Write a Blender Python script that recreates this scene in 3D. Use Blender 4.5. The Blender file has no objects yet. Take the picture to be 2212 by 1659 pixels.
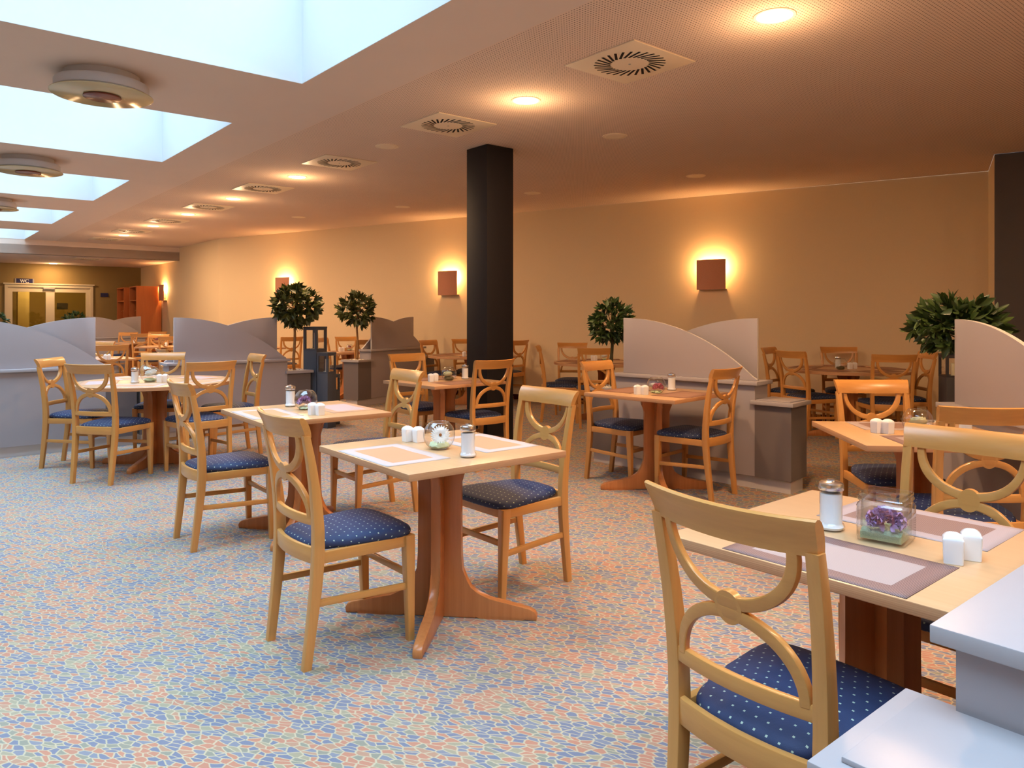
import bpy, bmesh, math, random
from mathutils import Vector, Matrix
R = math.radians
PI = math.pi
random.seed(7)
scn = bpy.context.scene
col = scn.collection
F, HY, CAMH = 1617.0, 681.5, 1.347            # focal length in pixels of the 2212 px frame, horizon row, eye height


def at(px, py, z):
    d = (CAMH - z) * F / (py - HY)
    return ((px - 1106) / F * d, d)


PHI = 39.8
AX = Vector((-.640, .768)); BX = Vector((.768, .640))
C1 = Vector((-1.498, 5.347))


def W(a, b):
    p = C1 + AX * a + BX * b
    return (p.x, p.y)


# ------------------------------------------------------------------ materials
def srgb(r, g, b):
    def f(c):
        c /= 255
        return c / 12.92 if c <= .04045 else ((c + .055) / 1.055) ** 2.4
    return (f(r), f(g), f(b), 1)


class NT:
    def __init__(s, name):
        s.m = bpy.data.materials.new(name); s.m.use_nodes = True
        s.t = s.m.node_tree; s.t.nodes.clear()
        s.out = s.t.nodes.new('ShaderNodeOutputMaterial')

    def n(s, typ, **kw):
        nd = s.t.nodes.new(typ)
        ins = kw.pop('ins', {})
        for k, v in kw.items(): setattr(nd, k, v)
        for k, v in ins.items():
            if isinstance(v, bpy.types.NodeSocket): s.t.links.new(v, nd.inputs[k])
            else: nd.inputs[k].default_value = v
        return nd

    def math(s, op, a, b=0.0, c=0.0):
        return s.n('ShaderNodeMath', operation=op, ins={0: a, 1: b, 2: c}).outputs[0]

    def mix(s, fac, a, b):
        nd = s.n('ShaderNodeMix', data_type='RGBA')
        for k, v in ((0, fac), (6, a), (7, b)):
            if isinstance(v, bpy.types.NodeSocket): s.t.links.new(v, nd.inputs[k])
            else: nd.inputs[k].default_value = v
        return nd.outputs[2]

    def coord(s, out='Object'):
        return s.n('ShaderNodeTexCoord').outputs[out]

    def sep(s, v):
        return s.n('ShaderNodeSeparateXYZ', ins={0: v}).outputs

    def mapping(s, v, scale=(1, 1, 1), rot=(0, 0, 0), loc=(0, 0, 0)):
        return s.n('ShaderNodeMapping', ins={'Vector': v, 'Scale': scale, 'Rotation': rot, 'Location': loc}).outputs[0]

    def noise(s, v, scale, detail=2, rough=.5):
        return s.n('ShaderNodeTexNoise', ins={'Vector': v, 'Scale': scale, 'Detail': detail, 'Roughness': rough}).outputs[0]

    def bsdf(s, color, rough=.5, spec=.5, bump=None, bstr=.2, bdist=.002, **kw):
        b = s.n('ShaderNodeBsdfPrincipled', ins={'Base Color': color, 'Roughness': rough, 'Specular IOR Level': spec})
        for k, v in kw.items():
            k = k.replace('_', ' ')
            if isinstance(v, bpy.types.NodeSocket): s.t.links.new(v, b.inputs[k])
            else: b.inputs[k].default_value = v
        if bump is not None:
            bp = s.n('ShaderNodeBump', ins={'Height': bump, 'Strength': bstr, 'Distance': bdist})
            s.t.links.new(bp.outputs[0], b.inputs['Normal'])
        s.t.links.new(b.outputs[0], s.out.inputs[0])
        return s.m


def plain(name, c, rough=.5, spec=.5, var=.05, vs=6, **kw):
    t = NT(name); n = t.noise(t.coord(), vs, 3)
    d = tuple(x * (1 - var) for x in c[:3]) + (1,); l = tuple(min(1, x * (1 + var)) for x in c[:3]) + (1,)
    return t.bsdf(t.mix(n, d, l), rough, spec, **kw)


def wood(name, c, axis, rough=.3, contrast=.16, spec=.5):
    t = NT(name)
    sc = [55, 55, 55]; sc[axis] = 2.2
    v = t.mapping(t.coord(), tuple(sc))
    n = t.noise(v, 1.0, 4, .6)
    sc2 = [9, 9, 9]; sc2[axis] = .8
    n2 = t.noise(t.mapping(t.coord(), tuple(sc2)), 1.0, 2)
    k = t.math('ADD', t.math('MULTIPLY', n, .6), t.math('MULTIPLY', n2, .4))
    k = t.math('MULTIPLY_ADD', k, 2.2, -.6)
    d = tuple(x * (1 - contrast) ** (1 + .6 * i) for i, x in enumerate(c[:3])) + (1,)
    l = tuple(min(1, x * (1 + contrast * .6)) for x in c[:3]) + (1,)
    return t.bsdf(t.mix(k, d, l), rough, spec)


M = {}
BEECH = srgb(206, 149, 82)
for i, a in enumerate('xyz'):
    M['wood_' + a] = wood('beech_wood_' + a, BEECH, i, .28, .12)
M['top'] = wood('beech_laminate', srgb(206, 168, 126), 1, .3, .07)
M['ped'] = wood('beech_pedestal', srgb(192, 126, 74), 2, .28, .2)


def m_edge():
    t = NT('beech_edge_band'); x, y, z = t.sep(t.coord())
    l = t.math('FRACT', t.math('MULTIPLY', z, 220.0))
    l = t.math('GREATER_THAN', l, .45)
    n = t.noise(t.mapping(t.coord(), (4, 4, 300)), 1, 3)
    return t.bsdf(t.mix(t.math('MULTIPLY', n, t.math('MULTIPLY_ADD', l, .5, .5)), srgb(176, 126, 88), srgb(212, 166, 122)), .4)


M['edge'] = m_edge()


def m_fabric():
    t = NT('blue_dotted_seat_fabric'); x, y, z = t.sep(t.coord('UV'))
    u = t.math('DIVIDE', x, .030); v = t.math('DIVIDE', y, .030)
    row = t.math('FLOOR', v)
    off = t.math('MULTIPLY', t.math('MODULO', t.math('ADD', row, 40.0), 2.0), .5)
    fu = t.math('ABSOLUTE', t.math('SUBTRACT', t.math('FRACT', t.math('ADD', t.math('ADD', u, off), 40.0)), .5))
    fv = t.math('ABSOLUTE', t.math('SUBTRACT', t.math('FRACT', t.math('ADD', v, 40.0)), .5))
    dot = t.math('MULTIPLY', t.math('LESS_THAN', fu, .085), t.math('LESS_THAN', fv, .085))
    wv = t.math('MULTIPLY', t.math('SINE', t.math('MULTIPLY', x, 2200.0)), t.math('SINE', t.math('MULTIPLY', y, 2200.0)))
    n = t.noise(t.coord(), 30, 2)
    base = t.mix(n, srgb(42, 54, 86), srgb(58, 72, 108))
    base = t.mix(t.math('MULTIPLY_ADD', wv, .25, .25), base, srgb(24, 34, 72))
    return t.bsdf(t.mix(dot, base, srgb(176, 196, 178)), .6, .35, bump=wv, bstr=.25, bdist=.001)


M['fabric'] = m_fabric()


def m_carpet():
    t = NT('leaf_pattern_carpet')
    co = t.mapping(t.coord(), (1, 1, 1), (0, 0, R(20)))
    wob = t.n('ShaderNodeTexNoise', ins={'Vector': co, 'Scale': 26.0, 'Detail': 1.0})
    v3 = t.n('ShaderNodeVectorMath', operation='MULTIPLY_ADD', ins={0: wob.outputs[1], 1: (.012, .012, 0), 2: co}).outputs[0]
    v3 = t.mapping(v3, (25, 56, 1))
    vor = t.n('ShaderNodeTexVoronoi', voronoi_dimensions='2D', ins={'Vector': v3, 'Scale': 1.0, 'Randomness': 1.0})
    edg = t.n('ShaderNodeTexVoronoi', voronoi_dimensions='2D', feature='DISTANCE_TO_EDGE', ins={'Vector': v3, 'Scale': 1.0, 'Randomness': 1.0})
    rr = t.n('ShaderNodeSeparateColor', ins={0: vor.outputs['Color']}).outputs
    ramp = t.n('ShaderNodeValToRGB', ins={0: rr[0]})
    ramp.color_ramp.interpolation = 'CONSTANT'
    el = ramp.color_ramp.elements
    el[0].position = 0; el[0].color = srgb(88, 104, 134)
    el[1].position = .30; el[1].color = srgb(176, 114, 86)
    for p, c in ((.60, (106, 118, 138)), (.72, (122, 128, 112)), (.84, (168, 126, 98)), (.93, (146, 142, 114))):
        e = el.new(p); e.color = srgb(*c)
    fz = t.noise(co, 420, 2, .7)
    edge = t.math('ADD', edg.outputs['Distance'], t.math('MULTIPLY_ADD', fz, .10, -.05))
    k = t.n('ShaderNodeMapRange', ins={0: edge, 1: .03, 2: .12}).outputs[0]
    c = t.mix(k, srgb(184, 174, 142), ramp.outputs[0])
    big = t.noise(co, .9, 3)
    c = t.mix(t.math('MULTIPLY', big, .22), c, srgb(190, 180, 170))
    c = t.mix(t.math('MULTIPLY', fz, .25), c, srgb(170, 160, 150))
    return t.bsdf(c, .95, .1, bump=fz, bstr=.4, bdist=.003)


M['carpet'] = m_carpet()


def m_skirt():
    t = NT('patterned_carpet_skirting')
    vor = t.n('ShaderNodeTexVoronoi', ins={'Vector': t.coord(), 'Scale': 28.0})
    rr = t.n('ShaderNodeSeparateColor', ins={0: vor.outputs['Color']}).outputs
    k = t.math('GREATER_THAN', rr[0], .72)
    return t.bsdf(t.mix(k, srgb(70, 24, 18), srgb(170, 120, 60)), .9, .1)


M['skirt'] = m_skirt()
M['wall'] = plain('cream_wall_paint', srgb(228, 206, 168), .85, .2, .02, 40)
M['olive'] = plain('olive_wall_paint', srgb(150, 128, 82), .85, .2, .03, 5)
M['ceil'] = plain('white_ceiling_paint', srgb(222, 202, 186), .9, .15, .02, 3)


def m_perf():
    t = NT('perforated_ceiling_board'); x, y, z = t.sep(t.coord())
    P = .021
    fx = t.math('SUBTRACT', t.math('FRACT', t.math('ADD', t.math('DIVIDE', x, P), 900.0)), .5)
    fy = t.math('SUBTRACT', t.math('FRACT', t.math('ADD', t.math('DIVIDE', y, P), 900.0)), .5)
    d = t.math('SQRT', t.math('ADD', t.math('MULTIPLY', fx, fx), t.math('MULTIPLY', fy, fy)))
    k = t.math('LESS_THAN', d, .20)
    n = t.noise(t.coord(), 2, 2)
    return t.bsdf(t.mix(k, t.mix(n, srgb(224, 198, 176), srgb(230, 206, 186)), srgb(120, 100, 88)), .9, .12)


M['perf'] = m_perf()
M['dark'] = plain('dark_brown_wall_panel', srgb(82, 74, 72), .6, .4)
M['column'] = plain('black_column_lacquer', srgb(34, 30, 32), .6, .2, .1, 20)
M['shaft'] = plain('white_skylight_shaft', srgb(228, 232, 234), .8, .2, .01)
M['lam'] = plain('grey_lacquer_panel', srgb(166, 158, 160), .42, .4, .02, 3)
M['lam_dk'] = plain('taupe_lacquer_box', srgb(112, 104, 104), .45, .4, .04, 3)
M['lam_lt'] = plain('pale_grey_ledge', srgb(168, 162, 164), .38, .4, .02, 30)
M['lam_edge'] = plain('pale_panel_edge', srgb(214, 208, 204), .4, .4, .02)  # edge faces of the curved panels, paler than their sides
M['plinth'] = plain('pale_plinth_strip', srgb(214, 210, 210), .35, .4, .02)
M['slate'] = plain('slate_blue_lacquer', srgb(80, 86, 98), .5, .4, .03, 10)
M['charcoal'] = plain('charcoal_lacquer', srgb(58, 56, 62), .5, .4, .03, 10)
M['terra'] = plain('terracotta_shade', srgb(200, 142, 114), .75, .25, .12, 120)
M['plate'] = plain('cream_metal_plate', srgb(238, 218, 188), .45, .4, .02)
M['black'] = plain('slot_shade_black', srgb(24, 22, 24), .7, .2)  # shade inside the vent slots, given as a colour
M['porc'] = plain('white_porcelain', srgb(242, 242, 244), .12, .6, .01)
M['steel'] = NT('polished_steel').bsdf(srgb(225, 225, 226), .22, .5, Metallic=1.0)
M['sugar'] = plain('white_sugar', srgb(244, 244, 246), .9, .2, .03, 400)
M['ivory'] = plain('ivory_wax', srgb(240, 226, 190), .5, .4, .03)
M['wframe'] = plain('pale_door_frame', srgb(214, 202, 172), .4, .4, .02)
M['orange'] = wood('cherry_laminate', srgb(196, 116, 64), 2, .35, .12)
M['navy'] = plain('navy_sign_plate', srgb(34, 36, 84), .4, .4, .03)
M['offw'] = plain('white_lettering', srgb(236, 236, 232), .5, .3, .01)
M['bark'] = plain('brown_bark', srgb(150, 112, 76), .9, .2, .3, 40)
M['bark_g'] = plain('mossy_bark', srgb(70, 64, 42), .9, .2, .3, 40)
M['stone'] = plain('white_pebble', srgb(236, 228, 214), .6, .4, .1, 30)
M['lampgrey'] = plain('lamp_housing_grey', srgb(200, 198, 200), .5, .4, .02)
M['lampglass'] = plain('amber_tinted_glass_disc', srgb(190, 176, 136), .16, .5, .05, 8)
M['lampred'] = plain('bronze_lamp_disc', srgb(120, 62, 48), .25, .6, .2, 14)
M['silver'] = plain('sign_end_clip', srgb(150, 148, 144), .3, .5)


def m_leaf(name, a, b):
    t = NT(name)
    n = t.n('ShaderNodeNewGeometry').outputs['Random Per Island']
    n2 = t.noise(t.coord(), 14, 2)
    k = t.math('MULTIPLY', t.math('ADD', n, n2), .55)
    return t.bsdf(t.mix(k, srgb(*a), srgb(*b)), .42, .5)


M['leaf'] = m_leaf('glossy_bay_leaf', (16, 36, 16), (74, 96, 44))
M['leaf_b'] = m_leaf('olive_bay_leaf', (28, 40, 18), (92, 98, 46))


def m_petal(name, a, b):
    t = NT(name)
    n = t.n('ShaderNodeNewGeometry').outputs['Random Per Island']
    n2 = t.noise(t.coord(), 90, 2)
    return t.bsdf(t.mix(t.math('MULTIPLY', t.math('ADD', n, n2), .5), srgb(*a), srgb(*b)), .7, .2)


M['purple'] = m_petal('lilac_petal', (166, 118, 178), (208, 168, 212))
M['pink'] = m_petal('pink_petal', (196, 86, 122), (232, 150, 172))
M['white'] = m_petal('white_petal', (236, 236, 232), (250, 250, 246))
M['cream'] = m_petal('cream_petal', (226, 230, 190), (246, 244, 222))
M['yellow'] = plain('flower_heart', srgb(150, 90, 40), .8, .2, .3, 300)
M['moss'] = plain('green_decor_sand', srgb(196, 210, 172), .9, .2, .25, 350)
M['moss_d'] = plain('dark_decor_stones', srgb(96, 88, 60), .7, .4, .5, 150)


def m_glass(name, tint, gl=.06, edge=.7):
    t = NT(name)
    f = t.n('ShaderNodeLayerWeight', ins={0: .5}).outputs['Facing']
    k3 = t.math('POWER', f, 4.0)
    tr = t.n('ShaderNodeBsdfTransparent', ins={0: t.mix(k3, tint, tuple(c * edge for c in tint[:3]) + (1,))})
    g = t.n('ShaderNodeBsdfGlossy', ins={0: (1, 1, 1, 1), 'Roughness': .03})
    k = t.math('ADD', t.math('MULTIPLY', t.math('POWER', f, 3.0), .6), gl)
    mx = t.n('ShaderNodeMixShader', ins={0: k, 1: tr.outputs[0], 2: g.outputs[0]})
    t.t.links.new(mx.outputs[0], t.out.inputs[0])
    return t.m


M['glass'] = m_glass('clear_glass', (.97, .985, .98, 1), .09, .45)
M['glass_c'] = m_glass('clear_fluted_glass', (.985, .99, .99, 1), .05, .75)
M['glass_d'] = m_glass('clear_thick_glass', (.96, .98, .97, 1), .08, .5)
M['glazing'] = m_glass('skylight_glazing', (.97, .985, 1, 1), .02)
M['glass_y'] = m_glass('door_glass', (.80, .74, .56, 1), .06)


def m_emit(name, c, s):
    t = NT(name); e = t.n('ShaderNodeEmission', ins={0: c, 1: s})
    t.t.links.new(e.outputs[0], t.out.inputs[0]); return t.m


M['led'] = m_emit('lit_led_diffuser', (1, .80, .42, 1), 14)
M['bulb'] = m_emit('lit_sconce_bulb', (1, .66, .26, 1), 20)


def m_mat(name, border, centre, sb, sc):
    """woven placemat: border and centre in two weaves, fine stripes"""
    t = NT(name); x, y, z = t.sep(t.coord())
    ax = t.math('ABSOLUTE', x); ay = t.math('ABSOLUTE', y)
    inn = t.math('MULTIPLY', t.math('LESS_THAN', ax, .172), t.math('LESS_THAN', ay, .096))
    st = t.math('GREATER_THAN', t.math('FRACT', t.math('ADD', t.math('MULTIPLY', x, 250.0), 200.0)), .5)
    cb = t.mix(t.math('MULTIPLY', st, sb), border, srgb(70, 40, 36))
    cc = t.mix(t.math('MULTIPLY', st, sc), centre, srgb(70, 40, 36))
    n = t.noise(t.coord(), 500, 2)
    c = t.mix(t.math('MULTIPLY', n, .2), t.mix(inn, cb, cc), srgb(150, 138, 138))
    return t.bsdf(c, .55, .4, bump=st, bstr=.2, bdist=.0005)


M['mat_brown'] = m_mat('placemat_brown_border', srgb(150, 118, 112), srgb(172, 158, 156), .75, .08)
M['mat_light'] = m_mat('placemat_light_border', srgb(176, 160, 160), srgb(160, 126, 114), .08, .75)
M['mat_light_sheen'] = m_mat('placemat_light_border_sheen', srgb(196, 186, 184), srgb(210, 156, 116), .06, .08)  # light bordered mat again, reflective sheen put into its colours
M['mat_brown_sheen'] = m_mat('placemat_brown_border_sheen', srgb(206, 158, 124), srgb(194, 176, 178), .08, .05)  # brown bordered mat again, its sheen painted into border and centre
M['mat_dim_sheen'] = m_mat('placemat_dim_sheen', srgb(150, 104, 80), srgb(172, 128, 102), .25, .2)  # same mats once more, a duller sheen put into the colour


# ------------------------------------------------------------------ mesh helpers
def obj(name, bm, mats, parent=None, smooth=False, loc=None, rz=0, kind=None):
    bmesh.ops.recalc_face_normals(bm, faces=bm.faces)
    me = bpy.data.meshes.new(name); bm.to_mesh(me); bm.free()
    for m in (mats if isinstance(mats, (list, tuple)) else [mats]): me.materials.append(m)
    if smooth:
        me.polygons.foreach_set('use_smooth', [True] * len(me.polygons))
        if smooth != 'all':
            try: me.set_sharp_from_angle(angle=R(smooth if smooth is not True else 40))
            except Exception: pass
    o = bpy.data.objects.new(name, me); col.objects.link(o)
    if parent: o.parent = parent
    if loc: o.location = loc if len(loc) == 3 else (loc[0], loc[1], 0)
    o.rotation_euler.z = rz
    if kind: o['kind'] = kind
    return o


def thing(name, label, cat, loc, rz=0, group=None):
    o = bpy.data.objects.new(name, None); o.empty_display_size = .1; col.objects.link(o)
    o.location = loc if len(loc) == 3 else (loc[0], loc[1], 0)
    o.rotation_euler = (0, 0, rz)
    return tag(o, label, cat, group)


def tag(o, label, cat, group=None):
    o['label'] = label; o['category'] = cat
    if group: o['group'] = group
    return o


def kids(o):
    return [c for c in bpy.data.objects if c.parent == o]


KID = {}


def dup(root, loc, rz, label, group=None):
    if root.name not in KID:
        KID[root.name] = [(c, [g for g in bpy.data.objects if g.parent == c]) for c in bpy.data.objects if c.parent == root]
    r = root.copy(); col.objects.link(r)
    r.location = loc if len(loc) == 3 else (loc[0], loc[1], 0); r.rotation_euler = (0, 0, rz)
    r['label'] = label
    if group: r['group'] = group
    for c, gs in KID[root.name]:
        d = c.copy(); col.objects.link(d); d.parent = r
        for g in gs:
            e = g.copy(); col.objects.link(e); e.parent = d
    return r


def box(bm, x0, x1, y0, y1, z0, z1, bev=0, mi=0):
    vs = [bm.verts.new((x, y, z)) for z in (z0, z1) for y in (y0, y1) for x in (x0, x1)]
    fs = [bm.faces.new([vs[i] for i in q]) for q in ((0, 2, 3, 1), (4, 5, 7, 6), (0, 1, 5, 4), (2, 6, 7, 3), (0, 4, 6, 2), (1, 3, 7, 5))]
    for f in fs: f.material_index = mi
    if bev:
        es = list({e for f in fs for e in f.edges})
        bmesh.ops.bevel(bm, geom=es, offset=bev, segments=2, affect='EDGES', profile=.5)
    return fs


def loft(bm, rings, caps=True, closed=False):
    vr = [[bm.verts.new(p) for p in r] for r in rings]
    n = len(vr[0])
    seq = list(zip(vr[:-1], vr[1:])) + ([(vr[-1], vr[0])] if closed else [])
    for a, b in seq:
        for i in range(n):
            j = (i + 1) % n
            bm.faces.new((a[i], a[j], b[j], b[i]))
    if caps and not closed:
        bm.faces.new(vr[0][::-1]); bm.faces.new(vr[-1])
    return vr


def rrect(w, d, c):
    """rounded rectangle outline, half sizes w/2, d/2, chamfer c"""
    w /= 2; d /= 2
    k = c * .3
    return [(-w + c, -d), (w - c, -d), (w - k, -d + k), (w, -d + c), (w, d - c), (w - k, d - k), (w - c, d), (-w + c, d), (-w + k, d - k), (-w, d - c), (-w, -d + c), (-w + k, -d + k)]


def lathe(bm, prof, n=24, c=(0, 0, 0), flute=None):
    rings = []
    for r, z in prof:
        ring = []
        for i in range(n):
            a = 2 * PI * i / n
            rr = r
            if flute and flute[0] <= z <= flute[1]: rr = r * (1 - flute[2] * (i % 2))
            ring.append((c[0] + rr * math.cos(a), c[1] + rr * math.sin(a), c[2] + z))
        rings.append(ring)
    vr = [[bm.verts.new(p) for p in r] for r in rings]
    for a, b in zip(vr[:-1], vr[1:]):
        for i in range(n):
            j = (i + 1) % n
            bm.faces.new((a[i], a[j], b[j], b[i]))
    return vr


def solid_lathe(bm, prof, n=24, c=(0, 0, 0)):
    vr = lathe(bm, prof, n, c)
    bm.faces.new(vr[0][::-1]); bm.faces.new(vr[-1])


def prism(bm, pts, f0, f1, bev=0):
    """extruded outline: f0, f1 map a 2D point to the two sides"""
    a = [bm.verts.new(f0(p)) for p in pts]; b = [bm.verts.new(f1(p)) for p in pts]
    n = len(pts); fs = [bm.faces.new(a[::-1]), bm.faces.new(b)]
    es = []
    for i in range(n):
        j = (i + 1) % n
        fs.append(bm.faces.new((a[i], a[j], b[j], b[i])))
    if bev:
        bm.verts.index_update()
        es = [e for f in fs[:2] for e in f.edges]
        bmesh.ops.bevel(bm, geom=es, offset=bev, segments=2, affect='EDGES', profile=.5)


def lerp_tab(tab, z):
    if z <= tab[0][0]: return tab[0][1:]
    for a, b in zip(tab[:-1], tab[1:]):
        if z <= b[0]:
            t = (z - a[0]) / (b[0] - a[0]); t2 = t
            return tuple(p + (q - p) * t2 for p, q in zip(a[1:], b[1:]))
    return tab[-1][1:]


# ------------------------------------------------------------------ chair
#       z    y      x     width  depth
POST = [(0, -.224, .1745, .030, .034), (.10, -.212, .176, .031, .036), (.2, -.200, .178, .032, .039), (.32, -.187, .181, .033, .043), (.43, -.180, .183, .034, .045),
        (.52, -.181, .185, .034, .043), (.6, -.187, .187, .033, .040), (.70, -.199, .190, .032, .036), (.80, -.216, .193, .031, .032), (.893, -.236, .195, .030, .028)]


def back(x, z, sag=.03):
    y = lerp_tab(POST, z)[0]
    return y - sag * (1 - (x / .2) ** 2)


def strip(bm, path, w, th, n_up=None):
    """flat bent-wood strip along a path of (x, z) on the bowed back surface"""
    rings = []
    N = len(path)
    for i in range(N):
        p = Vector(path[i]); d = Vector(path[min(i + 1, N - 1)]) - Vector(path[max(i - 1, 0)]); d.normalize()
        nrm = Vector((-d.y, d.x))
        ring = []
        for a, b in rrect(w if not callable(w) else w(i / (N - 1)), th, .004):
            q = p + nrm * a
            ring.append((q.x, back(q.x, q.y) + b, q.y))
        rings.append(ring)
    loft(bm, rings)


def make_chair(label):
    t = thing('dining_chair', label, 'chair', (0, 0, 0), 0, 'beech dining chairs with blue seats')
    for s in (-1, 1):                                                 # sabre rear legs that run up as back posts
        bm = bmesh.new(); rings = []
        for i in range(25):
            z = .893 * i / 24
            y, x, w, d = lerp_tab(POST, z)
            rings.append([(s * x + a, y + b, z) for a, b in rrect(w, d, .0035)])
        loft(bm, rings); obj('leg', bm, M['wood_z'], t, 24)
    for s in (-1, 1):
        bm = bmesh.new(); rings = []
        for z, w in ((0, .029), (.02, .030), (.2, .036), (.36, .043), (.44, .044)):
            k = z / .44
            rings.append([(s * (.193 + .004 * k) + a, .224 - .012 * k + b, z) for a, b in rrect(w, w, .004)])
        loft(bm, rings); obj('leg', bm, M['wood_z'], t, 24)
    bm = bmesh.new(); rings = []                                      # crest rail: bowed plan, rolled top
    sec = [(.006, .882), (.004, .900), (-.002, .920), (-.012, .940), (-.022, .952), (-.032, .959), (-.040, .960), (-.046, .956), (-.044, .946), (-.036, .930), (-.028, .912), (-.022, .896), (-.019, .882)]
    for i in range(25):
        u = -1 + 2 * i / 24
        ring = []
        for dy, z in sec:
            x = u * (.204 + .011 * ((z - .882) / .078) ** 1.5)
            ring.append((x, -.222 - .034 * (1 - u * u) + dy, z + .004 * u * u))
        rings.append(ring)
    loft(bm, rings); obj('crest_rail', bm, M['wood_x'], t, 24)
    bm = bmesh.new()                                                  # two arcs that meet in a knot
    a0, b0 = .156, .149
    strip(bm, [(-a0 * math.cos(PI * i / 28), .890 - b0 * math.sin(PI * i / 28) ** .92) for i in range(29)], lambda s: .022 + .008 * math.sin(PI * s), .020)
    strip(bm, [(-.155 * math.cos(PI * i / 28), .570 + .147 * math.sin(PI * i / 28) ** .92) for i in range(29)], lambda s: .022 + .008 * math.sin(PI * s), .020)
    kp = []
    for i in range(32):
        a = 2 * PI * i / 32
        r = .027 + .010 * abs(math.sin(a)) ** 3
        kp.append((r * 1.25 * math.cos(a), .7295 + r * math.sin(a)))
    prism(bm, kp, lambda p: (p[0], back(p[0], p[1]) - .0101, p[1]), lambda p: (p[0], back(p[0], p[1]) + .0101, p[1]))
    obj('back_splat', bm, M['wood_x'], t, 24)

    def railx(z0, z1, th, hw, name, dz=0):
        bm = bmesh.new(); rings = []
        zm = (z0 + z1) / 2
        for i in range(17):
            x = hw * (-1 + 2 * i / 16)
            rings.append([(x, back(x, zm) + b, zm + a + dz * 0) for a, b in rrect(z1 - z0, th, .004)])
        loft(bm, rings); obj(name, bm, M['wood_x'], t, 24)
    railx(.543, .579, .019, .176, 'back_rail')
    railx(.395, .458, .020, .172, 'seat_rail')
    bm = bmesh.new()
    for s in (-1, 1):                                                 # side rails
        p0 = Vector((s * .183, -.165)); p1 = Vector((s * .197, .195))
        rings = [[(p0.lerp(p1, k).x + a, p0.lerp(p1, k).y, .4175 + b) for a, b in rrect(.022, .045, .003)] for k in (0, .5, 1)]
        loft(bm, rings)
    box(bm, -.18, .18, .201, .223, .395, .44, .003)
    obj('seat_frame', bm, M['wood_y'], t, 24)
    for s in (-1, 1):
        bm = bmesh.new()
        p0 = Vector((s * .180, -.188, .245)); p1 = Vector((s * .194, .205, .228))
        loft(bm, [[(p0.lerp(p1, k).x + a, p0.lerp(p1, k).y, p0.lerp(p1, k).z + b) for a, b in rrect(.017, .027, .003)] for k in (0, 1)])
        obj('stretcher', bm, M['wood_y'], t, 24)
    bm = bmesh.new(); box(bm, -.182, .182, .209, .226, .262, .289, .003); obj('stretcher', bm, M['wood_x'], t, 24)
    # cushion
    bm = bmesh.new(); n = 22
    rings = []
    def outline(k):
        pts = []
        for i in range(64):
            a = 2 * PI * i / 64
            e = .32
            cu = math.copysign(abs(math.cos(a)) ** e, math.cos(a)); sv = math.copysign(abs(math.sin(a)) ** e, math.sin(a))
            v = sv
            y = .028 + v * .213
            hw = .170 + .055 * (v + 1) / 2
            if v < -.5: hw -= .010
            y += .014 * (1 - cu * cu) * max(0, v)
            y -= .020 * (1 - cu * cu) * max(0, -v)
            pts.append((cu * hw, y))
        return [(.0 + x * k, .028 + (y - .028) * k) for x, y in pts]
    KZ = ((.955, .436, 1.16), (.985, .440, 1.13), (1.0, .449, 1.08), (.998, .458, 1.03), (.98, .466, .985), (.94, .4725, .94), (.87, .478, .87), (.76, .4835, .76), (.6, .488, .6), (.4, .4915, .4), (.2, .493, .2), (.06, .4935, .06))
    for k, z, kk in KZ:
        rings.append([(x, y, z) for x, y in outline(k)])
    vr = loft(bm, rings)
    uvl = bm.loops.layers.uv.new('UVMap'); uvd = {}
    for ring, (k, z, kk) in zip(vr, KZ):
        for v, q in zip(ring, outline(kk)): uvd[v] = q
    for f in bm.faces:
        for l in f.loops: l[uvl].uv = uvd[l.vert]
    obj('seat_cushion', bm, M['fabric'], t, 'all')
    return t


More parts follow.
